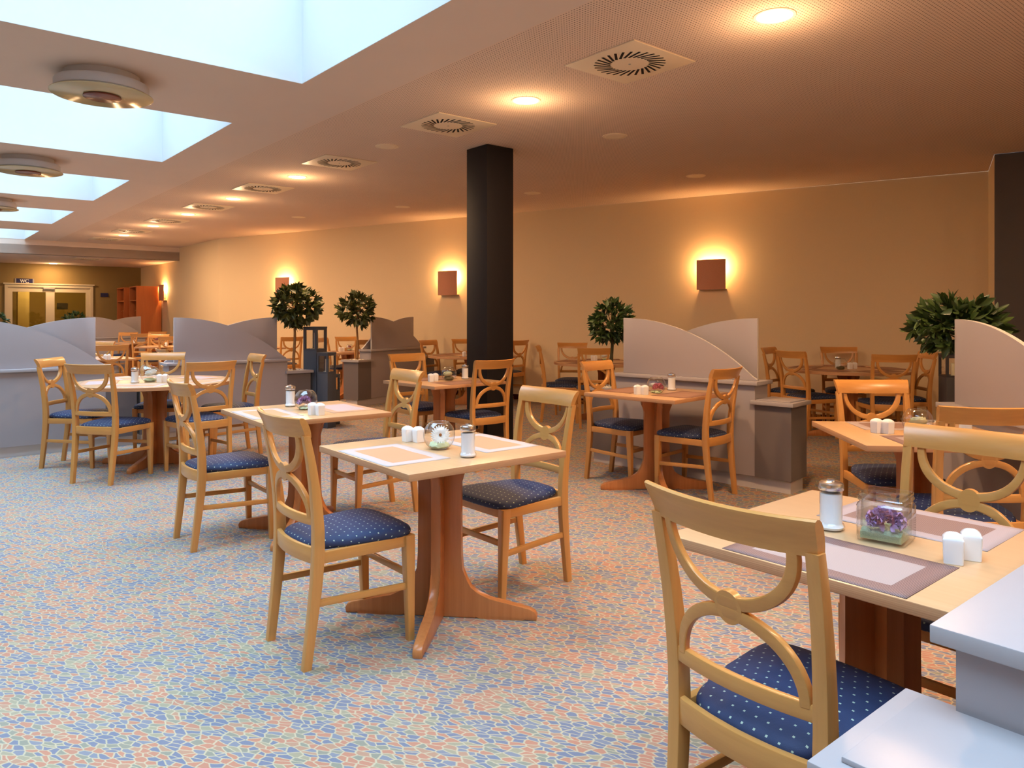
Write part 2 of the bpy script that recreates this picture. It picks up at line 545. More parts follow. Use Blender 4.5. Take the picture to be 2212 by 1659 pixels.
CH = 'beech dining chairs with blue seats'
CHAIRS = [
    # x, y, facing, label
    (-.72, 3.12, -50.5, 'beech chair with its back to the left of the daisy bowl table, bright blue seat'),
    (-1.75, 4.54, -51, 'beech chair in profile left of the lilac carnation table, its tip before the round table'),
    (0, 3.79, 130, 'pale beech chair on the column side of the daisy bowl table, seat half shaded'),
    (.90, 6.17, 227.5, 'orange beech chair at the left end of the pink carnation table, facing the camera'),
    (1.40, 5.68, 46, 'orange beech chair seen from behind at the right end of the pink carnation table'),
    (.65, 1.73, -52.8, 'large beech chair in the foreground tucked under the square jar table'),
    (1.35, 2.35, 130, 'pale beech chair cut by the right edge, behind the square jar table'),
    (2.06, 3.43, -6, 'beech chair seen from behind at the near side of the cream rose table'),
    (2.13, 4.22, 177, 'orange beech chair facing the camera across the cream rose table'),
    (-3.93, 6.78, -87.5, 'leftmost beech chair of the front round table, turned in profile to the right'),
    (-3.31, 6.19, -11.6, 'beech chair seen from behind at the left front of the slanted bowl round table'),
    (-2.70, 6.46, 45, 'beech chair seen from behind at the right front of the slanted bowl round table'),
    (-2.74, 7.32, 128, 'beech chair with glossy rail at the far right of the slanted bowl round table'),
    (-3.55, 7.55, 198, 'beech chair with pale rail facing the camera behind the slanted glass bowl'),
    (-.94, 5.15, 127, 'pale glossy beech chair on the right side of the lilac carnation table'),
    (-.31, 6.72, 38.7, 'orange beech chair seen from behind right in front of the black column'),
    (-.90, 7.38, 221, 'orange beech chair facing right behind the table left of the black column'),
    (.60, 9.63, -92.5, 'dark orange beech chair seen exactly side-on left of the tree topped beige divider'),
    (.82, 10.34, 172, 'beech chair by the wall facing the camera left of the round tree crown'),
    (1.00, 9.13, -3, 'beech chair seen from behind under the round tree beside the beige divider'),
    (3.30, 8.90, -130, 'beech chair by the wall half hidden behind the right end of the beige divider'),
    (3.27, 8.27, -66, 'beech chair seen from behind just right of the beige curved divider'),
    (3.95, 8.95, 166, 'beech chair against the wall behind the sugar jar of the right round table'),
    (3.82, 7.66, -8, 'beech chair seen from behind at the near side of the right round table'),
    (4.20, 8.03, 84, 'beech chair in profile below the leaves of the big right hand tree'),
    (-1.10, 11.58, -122, 'orange beech chair right beside the low brown divider, facing right'),
    (-.69, 12.12, 205, 'orange beech chair near the wall just left of the black column'),
    (-.07, 11.80, 52, 'orange beech chair peeking out right of the black column, seen from behind'),
    (-2.89, 13.34, 205, 'orange beech chair facing the camera between the slate lanterns and the brown divider'),
    (-2.44, 12.18, 33, 'orange beech chair half hidden by the left edge of the brown divider'),
    (-4.14, 13.70, 42, 'orange beech chair behind the trunk of the tree beside the slate lanterns'),
    (-3.07, 12.84, 250, 'orange beech chair seen through the glass of the tallest slate lantern'),
    (-8.75, 16.85, 183, 'small far orange chair facing the camera before the rust coloured divider'),
    (-7.95, 16.25, 2, 'small far orange chair seen from behind, in the middle of the gap between dividers'),
    (-7.19, 15.02, 183, 'small orange chair with bright rail facing the camera in the gap between grey dividers'),
    (-8.46, 17.66, 184, 'farthest orange chair, its rail just below the tall orange wardrobe'),
    (-6.42, 14.20, 10, 'small orange chair seen from behind at the left edge of the middle grey divider'),
    (-6.16, 10.93, 172, 'pale orange chair facing the camera just right of the left grey divider'),
    (-5.42, 10.05, 36, 'orange chair seen from behind in the gap right of the left grey divider'),
    (-3.86, 8.82, -50, 'small beech chair in profile hidden behind the middle grey divider, rail tip showing'),
]
c0 = None
for i, (x, y, r, lab) in enumerate(CHAIRS):
    if c0 is None:
        c0 = make_chair(lab); c0.location = (x, y, 0); c0.rotation_euler.z = R(r)
    else: dup(c0, (x, y), R(r), lab, CH)


# ------------------------------------------------------------------ tables
def pedestal(t, L=.43):
    for k in range(4):
        a = PI / 4 + k * PI / 2
        ca, sa = math.cos(a), math.sin(a)
        prof = [(.0, .0), (.16, .0), (.18, .008), (L - .06, .008), (L - .05, .0), (L, .0), (L + .004, .022), (L - .006, .040), (L - .03, .052), (.30, .072), (.22, .088), (.165, .105), (.132, .13), (.112, .165), (.1, .215), (.095, .28),
                (.093, .45), (.093, .60), (.095, .635), (.105, .655), (.118, .668), (.122, .69), (.122, .722), (.0, .722)]
        th = .021
        bm = bmesh.new()
        off = .004
        f0 = lambda p: ((p[0] + off) * ca - th * sa, (p[0] + off) * sa + th * ca, p[1])
        f1 = lambda p: ((p[0] + off) * ca + th * sa, (p[0] + off) * sa - th * ca, p[1])
        prism(bm, prof, f0, f1, .008)
        obj('leg', bm, M['ped'], t, 40)


def square_table(label, x, y, r, first=[None]):
    if first[0]: return dup(first[0], (x, y), R(r), label)
    t = thing('dining_table', label, 'table', (x, y), R(r), 'square beech dining tables')
    bm = bmesh.new(); fs = box(bm, -.4, .4, -.4, .4, .722, .75, .002)
    for f in bm.faces:
        f.material_index = 0 if f.normal.z > .9 or f.calc_center_median().z > .7495 else 1
    obj('table_top', bm, [M['top'], M['edge']], t, 40)
    pedestal(t); first[0] = t
    return t


def round_table(label, x, y, r, first=[None]):
    if first[0]: return dup(first[0], (x, y), R(r), label)
    t = thing('round_dining_table', label, 'table', (x, y), R(r), 'round beech dining tables')
    bm = bmesh.new()
    solid_lathe(bm, [(.664, .718), (.667, .720), (.667, .747), (.664, .75)], 72)
    for f in bm.faces: f.material_index = 0 if f.calc_center_median().z > .7495 else 1
    obj('table_top', bm, [M['top'], M['edge']], t, 40)
    pedestal(t, .47); first[0] = t
    return t


TB = {
    'T1': (-.322, 3.366, 38.4, 0, 'square beech table with the white daisy bowl, foremost in the middle'),
    'T2': (-1.301, 4.70, 36.8, 0, 'square beech table with a lilac carnation bowl, between daisy table and round table'),
    'T4': (-.62, 6.85, 42, 0, 'square beech table left of the black column'),
    'T5': (1.122, 5.814, 47, 0, 'square beech table with pink carnation bowl before the beige curved divider'),
    'T6': (2.06, 3.80, -4.9, 0, 'square beech table against the right beige divider with a cream rose bowl'),
    'T7': (.983, 2.001, 40.4, 0, 'square beech table in the right foreground with the square glass jar'),
    'T11': (-2.70, 12.36, 33, 0, 'square orange-lit table right behind the slate lanterns'),
    'T13': (-4.76, 14.05, 33, 0, 'square orange-lit table mostly hidden behind the middle grey divider'),
    'T14': (-8.36, 16.55, 3, 0, 'far small table before the rust coloured divider'),
    'T15': (-6.80, 14.61, 5, 0, 'small table at the left edge of the middle grey divider'),
    'T16': (-8.06, 17.45, 3, 0, 'farthest table with a purple flower, below the tall orange wardrobe'),
    'T17': (-5.80, 10.48, 40, 0, 'square table just right of the left grey divider'),
    'T3': (-3.25, 6.82, 45, 1, 'round beech table with the slanted glass bowl, before the grey dividers'),
    'T8': (3.775, 8.40, 45, 1, 'round beech table near the wall right of the beige divider'),
    'T9': (-.60, 11.30, 40, 1, 'round beech table half hidden behind the black column'),
    'T10': (1.21, 9.68, 40, 1, 'round beech table half hidden by the beige divider and its tree'),
}
for k, (x, y, r, rd, lab) in TB.items():
    (round_table if rd else square_table)(lab, x, y, r)


# placemats -------------------------------------------------------
def placemat(label, x, y, rz, mat, cache={}):
    if mat not in cache:
        bm = bmesh.new()
        nx, ny = 18, 12; g = []
        for j in range(ny + 1):
            row = []
            for i in range(nx + 1):
                u, v = -.225 + .45 * i / nx, -.15 + .30 * j / ny
                row.append(bm.verts.new((u, v, .0012 + .0006 * math.sin(u * 31 + v * 17))))
            g.append(row)
        for j in range(ny):
            for i in range(nx): bm.faces.new((g[j][i], g[j][i + 1], g[j + 1][i + 1], g[j + 1][i]))
        r = bmesh.ops.extrude_face_region(bm, geom=bm.faces[:])
        for e in r['geom']:
            if isinstance(e, bmesh.types.BMVert): e.co.z = 0
        o = obj('placemat', bm, M[mat], None, 'all'); cache[mat] = o
    else:
        o = cache[mat].copy(); col.objects.link(o)
    o.location = (x, y, .7502); o.rotation_euler.z = rz
    return tag(o, label, 'placemat', 'woven placemats')


def mats_square(T, axis, kinds, labs):
    x, y, r, _, _ = TB[T]
    for s, kd, lb in zip((-1, 1), kinds, labs):
        a = R(r) + (0 if axis == 'x' else PI / 2)
        placemat(lb, x + s * .243 * math.cos(a), y + s * .243 * math.sin(a), a + PI / 2, kd)


mats_square('T1', 'x', ('mat_light_sheen', 'mat_light_sheen'), ('light bordered placemat, sheen in its colours, left on the daisy bowl table', 'light bordered placemat, sheen in its colours, behind the sugar shaker on the daisy bowl table'))
mats_square('T2', 'x', ('mat_light_sheen', 'mat_brown_sheen'), ('light bordered placemat, pink sheen in its colour, left on the lilac carnation table', 'brown bordered placemat, lilac sheen in its colour, right of the lilac carnation bowl'))
mats_square('T4', 'y', ('mat_dim_sheen', 'mat_dim_sheen'), ('brownish placemat in front of the bowl beside the black column', 'brownish placemat behind the shakers on the column side table'))
mats_square('T5', 'y', ('mat_dim_sheen', 'mat_dim_sheen'), ('brown placemat at the right end of the pink carnation table', 'brown placemat at the left end of the pink carnation table'))
mats_square('T6', 'y', ('mat_brown', 'mat_light'), ('brown placemat at the near side of the cream rose table', 'brown framed placemat behind the shakers of the cream rose table'))
mats_square('T7', 'x', ('mat_brown', 'mat_light'), ('placemat with brown striped border behind the foreground chair', 'placemat with brown striped centre beyond the square glass jar'))
mats_square('T11', 'y', ('mat_dim_sheen', 'mat_dim_sheen'), ('near brown placemat on the table behind the slate lanterns', 'far brown placemat on the table behind the slate lanterns'))
mats_square('T17', 'y', ('mat_brown_sheen', 'mat_brown_sheen'), ('near placemat on the table right of the left grey divider', 'far placemat on the table right of the left grey divider'))
ORD = ('right', 'back right', 'back left', 'left', 'front')
for T, kd, n0, ph in (('T3', 'mat_brown', 'slanted bowl round table', 40), ('T8', 'mat_dim_sheen', 'right wall round table', 20), ('T9', 'mat_dim_sheen', 'round table behind the black column', 10), ('T10', 'mat_dim_sheen', 'round table behind the beige divider', 35)):
    x, y, r, _, _ = TB[T]
    for k in range(5):
        a = R(ph - 20 + 72 * k) if T != 'T3' else R(-12 + 72 * k)
        placemat('woven placemat on the %s side of the %s' % (ORD[k], n0), x + .45 * math.cos(a), y + .45 * math.sin(a), a + PI / 2, kd if T != 'T3' else 'mat_brown_sheen' if k % 2 else 'mat_light_sheen')


# shakers, sugar, bowls -------------------------------------------
def shaker(label, x, y, rz, first=[None]):
    if first[0] is None:
        bm = bmesh.new()
        def ring(w, z, c=.004): return [(a, b, z) for a, b in rrect(w, w, c)]
        rings = [ring(.040, 0), ring(.042, .002), ring(.045, .05), ring(.0455, .058)]
        for f, z in ((.97, .0605), (.82, .066), (.6, .0705), (.36, .0735), (.12, .075)):
            rings.append(ring(.0455 * f, z, .004 * f))
        loft(bm, rings)
        o = first[0] = obj('salt_shaker', bm, M['porc'], None, 18)
    else:
        o = first[0].copy(); col.objects.link(o)
    o.location = (x, y, .75); o.rotation_euler.z = rz
    return tag(o, label, 'shaker', 'white porcelain shakers')


SH = [
    ((880.7, 953.5), (903.8, 955), 'the daisy bowl table', 38),
    ((675, 896), (691.5, 897), 'the lilac carnation table', 40),
    ((345, 826), (357, 825.5), 'the slanted bowl round table', 10),
    ((930.7, 824.6), (940.5, 823.3), 'the table beside the black column', 30),
    ((1377, 852), (1392.8, 852.8), 'the pink carnation table', 20),
    ((1893.6, 935), (1918, 936.7), 'the cream rose table', 20),
    ((2059, 1215.8), (2098, 1208), 'the square jar table', 62),
    ((1836, 797), (1846, 796.5), 'the round table by the right wall', 10),
    ((1280.5, 779), (1286.2, 779), 'the round table behind the beige divider', 10),
    ((735, 759.6), (741, 759.4), 'the table behind the slate lanterns', 30),
    ((227.6, 777), (235.5, 776.7), 'the table right of the left grey divider', 30),
]
for p, q, w, r in SH:
    shaker('white shaker, left one of the pair on ' + w, *at(*p, .75), R(r))
    shaker('white shaker, right one of the pair on ' + w, *at(*q, .75), R(r))
shaker('single white porcelain shaker visible left of the black column', *at(1002.8, 770, .75), R(30))
shaker('tiny white shaker on the far table before the rust divider', -8.28, 16.40, 0)
shaker('tiny white shaker at the left edge of the middle grey divider', -6.72, 14.55, 0)


def sugar(label, x, y, first=[None]):
    if first[0]: return dup(first[0], (x, y, .75), 0, label)
    t = thing('sugar_dispenser', label, 'sugar shaker', (x, y, .75), 0, 'glass sugar shakers with steel lids')
    bm = bmesh.new()
    solid_lathe(bm, [(.034, 0), (.0365, .004), (.0365, .012), (.034, .018), (.0295, .022)], 36)
    lathe(bm, [(.0295, .022), (.0295, .026), (.030, .1), (.029, .106), (.031, .112), (.031, .118)], 36, flute=(.026, .1, .045))
    obj('glass_jar', bm, M['glass_c'], t, 30)
    bm = bmesh.new(); solid_lathe(bm, [(.031, .004), (.033, .010), (.0282, .020), (.0282, .100), (.024, .103), (.008, .104)], 28); obj('sugar_fill', bm, M['sugar'], t, 40)
    bm = bmesh.new(); solid_lathe(bm, [(.0325, .112), (.0335, .114), (.0335, .124), (.032, .130), (.026, .134), (.014, .136), (.011, .137), (.011, .141), (.004, .142)], 32); obj('lid', bm, M['steel'], t, 40)
    first[0] = t; return t


for p, lb in (((1011, 987), 'sugar shaker beside the daisy bowl'), ((627.3, 878), 'sugar shaker left of the lilac carnation bowl'), ((291.4, 827.4), 'sugar shaker left of the slanted glass bowl'),
              ((1004.8, 818.5), 'sugar shaker on the table beside the black column'), ((1451, 843), 'sugar shaker right of the pink carnation bowl'), ((2085.7, 941), 'sugar shaker glimpsed under a chair rail on the cream rose table'),
              ((1795, 1143.5), 'large sugar shaker beside the square glass jar'), ((1810, 796), 'sugar shaker on the round table by the right wall')):
    sugar('fluted glass and steel ' + lb, *at(*p, .75))


def carnation(name, mat, r, ruffles=60, flat=.75, seed=1):
    rnd = random.Random(seed)
    bm = bmesh.new()
    for k in range(ruffles):
        u = rnd.random(); th = rnd.uniform(0, 2 * PI); el = math.asin(u * .98) if u < 1 else 1
        d = Vector((math.cos(th) * math.cos(el), math.sin(th) * math.cos(el), math.sin(el) * flat))
        c = d * r * rnd.uniform(.5, .8)
        up = d.normalized(); side = up.cross(Vector((rnd.uniform(-1, 1), rnd.uniform(-1, 1), rnd.uniform(-1, 1)))).normalized(); fw = up.cross(side)
        n = 7; row0 = []; row1 = []; row2 = []
        for i in range(n):
            s = -1 + 2 * i / (n - 1)
            w = r * .34
            zz = rnd.uniform(-.10, .10) * r
            row0.append(bm.verts.new(c + side * s * w * .35 - up * r * .3))
            row1.append(bm.verts.new(c + side * s * w * .8 + fw * (rnd.uniform(-.08, .08) * r)))
            row2.append(bm.verts.new(c + side * s * w + up * (r * .30 * (1 - .35 * s * s)) + fw * (zz + .12 * r * (-1) ** i) + up * rnd.uniform(-.06, .06) * r))
        for i in range(n - 1):
            bm.faces.new((row0[i], row0[i + 1], row1[i + 1], row1[i])); bm.faces.new((row1[i], row1[i + 1], row2[i + 1], row2[i]))
    o = obj(name, bm, M[mat], None, 'all')
    return o


def bowl_mesh(r, tilt=0):
    bm = bmesh.new()
    prof = []
    for i in range(17):
        a = R(-62 + (62 + 52) * i / 16)
        prof.append((r * math.cos(a), r * math.sin(a) + r * math.sin(R(62))))
    vr = lathe(bm, prof, 36)
    bm.faces.new(vr[0][::-1])
    top = prof[-1]
    # thick rounded rim
    n = 36
    rings = []
    for i in range(n):
        a = 2 * PI * i / n
        rings.append([((top[0] + .0018 * math.cos(b)) * math.cos(a), (top[0] + .0018 * math.cos(b)) * math.sin(a), top[1] + .0018 * math.sin(b)) for b in (0, PI / 2, PI, 3 * PI / 2)])
    loft(bm, rings, closed=True)
    if tilt:
        for v in bm.verts:
            if v.co.z > .012:
                k = (v.co.z - .012) / (2 * r)
                v.co.z += tilt * v.co.x * -k * 1.2
                v.co.x *= 1 + .25 * k
    return bm


def mound(r, h, seed, rough=.006):
    rnd = random.Random(seed); bm = bmesh.new()
    rings = []
    for k, z in ((.44, .06), (.58, .22), (.72, .5), (.66, .85), (.40, 1.0), (.1, 1.06)):
        rings.append([(r * k * math.cos(2 * PI * i / 20) + rnd.uniform(-1, 1) * rough * .4, r * k * math.sin(2 * PI * i / 20) + rnd.uniform(-1, 1) * rough * .4, h * z + (rnd.uniform(-1, 1) * rough if z > .3 else 0)) for i in range(20)])
    loft(bm, rings); return bm


def daisy():
    bm = bmesh.new()
    for layer, (n, L, el) in enumerate(((22, .044, .12), (20, .038, .3))):
        for k in range(n):
            a = 2 * PI * (k + .5 * layer) / n
            d = Vector((math.cos(a), math.sin(a), 0)); s = Vector((-math.sin(a), math.cos(a), 0))
            prev = None
            for i in range(6):
                q = i / 5
                w = .0052 * math.sin(PI * min(1, .15 + q * .78)) + .0004
                c = d * (.006 + (L - .006) * q) + Vector((0, 0, el * L * q * (1 - .8 * q)))
                row = [bm.verts.new(c - s * w), bm.verts.new(c + Vector((0, 0, -.0008))), bm.verts.new(c + s * w)]
                if prev:
                    for j in range(2): bm.faces.new((prev[j], prev[j + 1], row[j + 1], row[j]))
                prev = row
    return bm


def peony(name, mat, r, seed):
    rnd = random.Random(seed); bm = bmesh.new()
    for ring, (n, el, sc, op) in enumerate(((4, 1.15, .42, .25), (6, .95, .60, .4), (8, .70, .80, .55), (9, .40, .95, .75), (9, .08, 1.0, .95))):
        for k in range(n):
            a = 2 * PI * (k + .5 * ring + rnd.uniform(-.15, .15)) / n
            rows = []
            for i in range(6):
                q = i / 5
                e = el + (1 - q) * -.9 + q * .18
                rad = r * sc * (.25 + .75 * q)
                c = Vector((math.cos(a) * math.cos(e) * rad, math.sin(a) * math.cos(e) * rad, math.sin(e) * rad * .95))
                s_ = Vector((-math.sin(a), math.cos(a), 0)); w_ = r * sc * .62 * math.sin(PI * (.16 + .66 * q))
                o_ = Vector((math.cos(a), math.sin(a), .2)) * -w_ * .30
                rows.append([bm.verts.new(c + s_ * w_ * u_ + o_ * abs(u_) ** 2 + Vector((0, 0, rnd.uniform(-.02, .02) * r))) for u_ in (-1, -.5, 0, .5, 1)])
            for A_, B_ in zip(rows[:-1], rows[1:]):
                for j in range(4): bm.faces.new((A_[j], A_[j + 1], B_[j + 1], B_[j]))
    return obj(name, bm, M[mat], None, 'all')


def flower(label, kind, x, y, z, r=.045, seed=1):
    if kind == 'daisy':
        bm = daisy(); o = obj('artificial_daisy', bm, M['white'], None, 'all')
        b2 = bmesh.new(); solid_lathe(b2, [(.005, -.002), (.0065, .003), (.005, .006), (.002, .007)], 16); obj('flower_heart', b2, M['yellow'], o, 'all')
        b3 = bmesh.new(); lathe(b3, [(.002, -.05), (.002, 0)], 8); obj('stem', b3, M['moss'], o, 'all')
        o.rotation_euler = (R(68), 0, R(8)); o.location = (x, y, z)
        return tag(o, label, 'flower')
    o = peony('artificial_flower', kind, r, seed) if kind in ('cream', 'white') else carnation('artificial_flower', kind, r, 70, .75, seed)
    o.location = (x, y, z); o.rotation_euler = (R(random.uniform(-12, 25)), R(random.uniform(-15, 15)), 0)
    return tag(o, label, 'flower')


def bowl(label, x, y, r, tilt, glabel, gmat, fl, seed, gh=.030):
    o = obj('glass_bowl', bowl_mesh(r, tilt), M['glass'], None, 'all', (x, y, .7502))
    tag(o, label, 'glass bowl')
    g = obj('decor_sand', mound(r * .88, gh, seed), M[gmat], None, 60, (x, y, .7512))
    tag(g, glabel, 'decor sand'); g['kind'] = 'stuff'
    if fl:
        k, lb, fr, dx, dz = fl
        flower(lb, k, x + dx, y - .006, .7512 + dz, fr, seed)


bowl('round glass bowl with a white daisy inside', *at(948.6, 969.5, .75), .0715, 0, 'pale green sand in the daisy bowl', 'moss', ('daisy', 'white artificial daisy inside the round glass bowl', .04, .006, .062), 3)
bowl('round glass bowl left of shakers, holding a lilac carnation', *at(660.7, 884.5, .75), .0715, 0, 'green sand under the lilac carnation in the round bowl', 'moss', ('purple', 'lilac carnation inside the round glass bowl', .048, -.008, .045), 4, .018)
bowl('slanted rim glass bowl on the front round table', *at(324.4, 824.8, .75), .082, .35, 'green sand in the slanted rim glass bowl', 'moss', ('white', 'big white peony in the slanted rim glass bowl', .056, .012, .075), 5, .03)
bowl('round glass bowl on the table beside the black column', *at(969.7, 821.5, .75), .0715, 0, 'mossy filling of the bowl beside the black column', 'moss_d', ('cream', 'cream flower in the bowl beside the black column', .046, -.01, .052), 6, .034)
bowl('round glass bowl with pink and white carnations', *at(1417.8, 849, .75), .0715, 0, 'green sand under the pink carnation', 'moss', ('pink', 'pink carnation in the round bowl before the beige divider', .046, .012, .040), 7, .016)
bowl('round glass bowl between two chair rails on the cream rose table', *at(1982, 936, .75), .0715, 0, 'sand in the cream rose bowl', 'moss', ('cream', 'cream rose in the bowl on the right divider table', .046, 0, .055), 8, .02)
bowl('round glass bowl of dark stones on the right wall round table', *at(1815.5, 798.4, .75), .0715, 0, 'dark decor stones in the bowl by the right wall', 'moss_d', None, 9, .032)
bowl('small glass bowl behind the tree beside the beige divider', *at(1306.5, 778, .75), .06, 0, 'sand in the small bowl behind the tree trunk', 'moss', ('white', 'white flower in the small bowl behind the tree trunk', .045, 0, .05), 10, .02)
bowl('small glass bowl on the table behind the slate lanterns', *at(755, 757.2, .75), .06, 0, 'sand in the small bowl behind the slate lanterns', 'moss', ('pink', 'small pink flower behind the slate lanterns', .03, 0, .06), 11, .02)
px, py = at(1417.8, 849, .75)
flower('white carnation beside the pink one in the round bowl', 'white', px - .022, py + .018, .7512 + .055, .032, 21)
flower('tiny purple flower on the farthest table', 'purple', -8.20, 17.30, .80, .045, 22)
# square jar --------------------------------------------------------
jx, jy = at(1914, 1166, .75)
jr = R(40 + 8)
t = thing('square_glass_jar', 'square glass jar with lilac carnation on the right foreground table', 'glass jar', (jx, jy, .7502), jr)
bm = bmesh.new()
def sq(w, z, c): return [(a, b, z) for a, b in rrect(w, w, c)]
prof = [(.108, 0, .014), (.118, .004, .014), (.122, .012, .016), (.123, .092, .016), (.118, .099, .016), (.110, .103, .014), (.112, .107, .014), (.117, .109, .014), (.117, .114, .014), (.112, .117, .014), (.114, .121, .014), (.114, .126, .014), (.108, .128, .013)]
loft(bm, [sq(*p) for p in prof], caps=False); bm.faces.ensure_lookup_table()
obj('jar_body', bm, M['glass_d'], t, 25)
bm = bmesh.new(); loft(bm, [sq(.104, .008, .012), sq(.104, .095, .012), sq(.098, .108, .012), sq(.100, .127, .012)], caps=False); obj('inner_wall', bm, M['glass_d'], t, 25)
bm = bmesh.new(); rnd = random.Random(5)
n = 16; g = [[bm.verts.new((-.05 + .1 * i / n, -.05 + .1 * j / n, .026 + rnd.uniform(-.003, .003) + .006 * math.sin(i * .5))) for i in range(n + 1)] for j in range(n + 1)]
for j in range(n):
    for i in range(n): bm.faces.new((g[j][i], g[j][i + 1], g[j + 1][i + 1], g[j + 1][i]))
r_ = bmesh.ops.extrude_face_region(bm, geom=bm.faces[:])
for e in r_['geom']:
    if isinstance(e, bmesh.types.BMVert): e.co.z = .008
o = obj('decor_sand', bm, plain('green_glass_granules', srgb(158, 172, 138), .5, .5, .55, 500), None, False, (jx, jy, .7502), jr)
tag(o, 'green glass granules in the square jar', 'decor sand'); o['kind'] = 'stuff'
flower('lilac carnation in the square glass jar', 'purple', jx - .006, jy - .012, .7502 + .050, .048, 31)

# ------------------------------------------------------------------ dividers
HP = .49; LP = 1.26; RP = (LP * LP + HP * HP) / (2 * HP)


def panel_bm(x0, flip, y0, y1):
    pts = [(0, 0), (0, HP)]
    for i in range(1, 29):
        s = LP * i / 28
        pts.append((s, max(.012, math.sqrt(RP * RP - s * s) - (RP - HP))))
    pts.append((LP, 0))
    bm = bmesh.new()
    X = (lambda s: x0 + s) if not flip else (lambda s: x0 + LP - s)
    prism(bm, pts, lambda p: (X(p[0]), y0, .835 + p[1]), lambda p: (X(p[0]), y1, .835 + p[1]), .002)
    bmesh.ops.recalc_face_normals(bm, faces=bm.faces)
    for f in bm.faces: f.material_index = 0 if abs(f.normal.y) > .9 else 1
    return bm


def divider(label, x, y, r, panels=True, first=[None]):
    if panels and first[0]: return dup(first[0], (x, y), R(r), label)
    t = thing('booth_divider', label, 'divider', (x, y), R(r), 'curved booth dividers' if panels else None)
    bm = bmesh.new(); box(bm, 0, 1.32, 0, .22, .10, .805); obj('base_cabinet', bm, M['lam'], t)
    bm = bmesh.new(); box(bm, 0, 1.32, .03, .19, 0, .10); obj('plinth', bm, M['plinth'], t)
    bm = bmesh.new(); box(bm, -.03, 1.35, -.03, .25, .805, .835, .003); obj('ledge', bm, M['lam_lt'], t, 40)
    if panels:
        obj('curved_panel', panel_bm(.06, False, .035, .060), [M['lam'], M['lam_edge']], t, 30)
        obj('curved_panel', panel_bm(.0, True, .165, .190), [M['lam'], M['lam_edge']], t, 30)
        first[0] = t
    return t


def post(label, x, y, r, side, planter, cache={}):
    """box at a divider's end; side -1 stands left of x=0, +1 right of x=1.32"""
    c, s = math.cos(R(r)), math.sin(R(r))
    lx = -.29 if side < 0 else 1.32
    X, Y = x + lx * c, y + lx * s
    key = (planter, side)
    lp = (X, Y)
    if key in cache: return dup(cache[key], lp, R(r), label), lp
    t = thing('planter_box' if planter else 'end_cabinet', label, 'planter' if planter else 'cabinet', lp, R(r), 'planter boxes at divider ends' if planter else 'low lidded boxes at divider ends')
    bm = bmesh.new(); box(bm, .001, .289, -.004, .28, .10, .66); obj('box', bm, M['lam_dk'], t)
    bm = bmesh.new(); box(bm, .02 if side < 0 else 0, .29 if side < 0 else .27, .03, .25, 0, .10); obj('plinth', bm, M['plinth'], t)
    bm = bmesh.new()
    if planter:
        for q in ((-.025, .315, -.034, .02), (-.025, .315, .26, .31), (-.025, .03, .02, .26), (.26, .315, .02, .26)): box(bm, q[0], q[1], q[2], q[3], .66, .69)
        obj('rim', bm, M['lam_lt'], t)
    else:
        box(bm, -.025, .315, -.034, .31, .66, .69, .003)
        obj('lid', bm, M['lam_lt'], t, 40)
        bm = bmesh.new(); box(bm, .01, .28, .0, .275, .69, .699, .002); obj('lid_inset', bm, M['lam_lt'], t, 40)
    cache[key] = t
    return t, lp


def loc2w(x, y, r, lx, ly):
    c, s = math.cos(R(r)), math.sin(R(r))
    return x + lx * c - ly * s, y + lx * s + ly * c


D = {'P1': (-5.15, 6.775, 39.8), 'P2': (-3.67, 8.01, 39.8), 'P2b': (-2.12, 11.25, 60), 'P3': (.929, 6.714, -43.8), 'P4': (2.54, 4.41, -94.9), 'P0': (-9.87, 17.24, 39.8)}
divider('lavender grey curved divider at the far left of the front row', *D['P1'])
divider('lavender grey curved divider in the middle left, before the slate lanterns', *D['P2'])
divider('brown lit curved divider between the two small trees and the column', *D['P2b'])
divider('beige curved divider with tree behind the pink carnation table', *D['P3'])
divider('beige curved divider at the right edge before the dark wall', *D['P4'])
divider('small rust coloured divider far away below the orange wardrobe', *D['P0'])
divider('grey counter unit in the lower right corner', .875, 1.069, 39.8, panels=False)
post('low grey box ending the left lavender divider', *D['P1'], 1, False)
post('low grey box at the left end of the middle lavender divider', *D['P2'], -1, False)
post('low taupe box with pale lid right of the beige divider', *D['P3'], 1, False)
post('low grey lidded box in the lower right corner', .875, 1.069, 39.8, -1, False)
post('low box at the near end of the brown lit divider', *D['P2b'], 1, False)


def stones(label, x, y, z, w, r, n, s0=.012, seed=3, name='pebbles'):
    rnd = random.Random(seed); bm = bmesh.new()
    for k in range(n):
        m = Matrix.Translation((rnd.uniform(-w, w), rnd.uniform(-w, w), rnd.uniform(0, s0 * .7))) @ Matrix.Rotation(rnd.uniform(0, 6), 4, Vector((rnd.random(), rnd.random(), 1)).normalized()) @ Matrix.Diagonal((s0 * rnd.uniform(.7, 1.5), s0 * rnd.uniform(.7, 1.3), s0 * rnd.uniform(.5, .9), 1))
        bmesh.ops.create_icosphere(bm, subdivisions=1, radius=1, matrix=m)
    o = obj(name, bm, M['stone'], None, 'all', (x, y, z), r, 'stuff')
    tag(o, label, 'pebbles'); return o


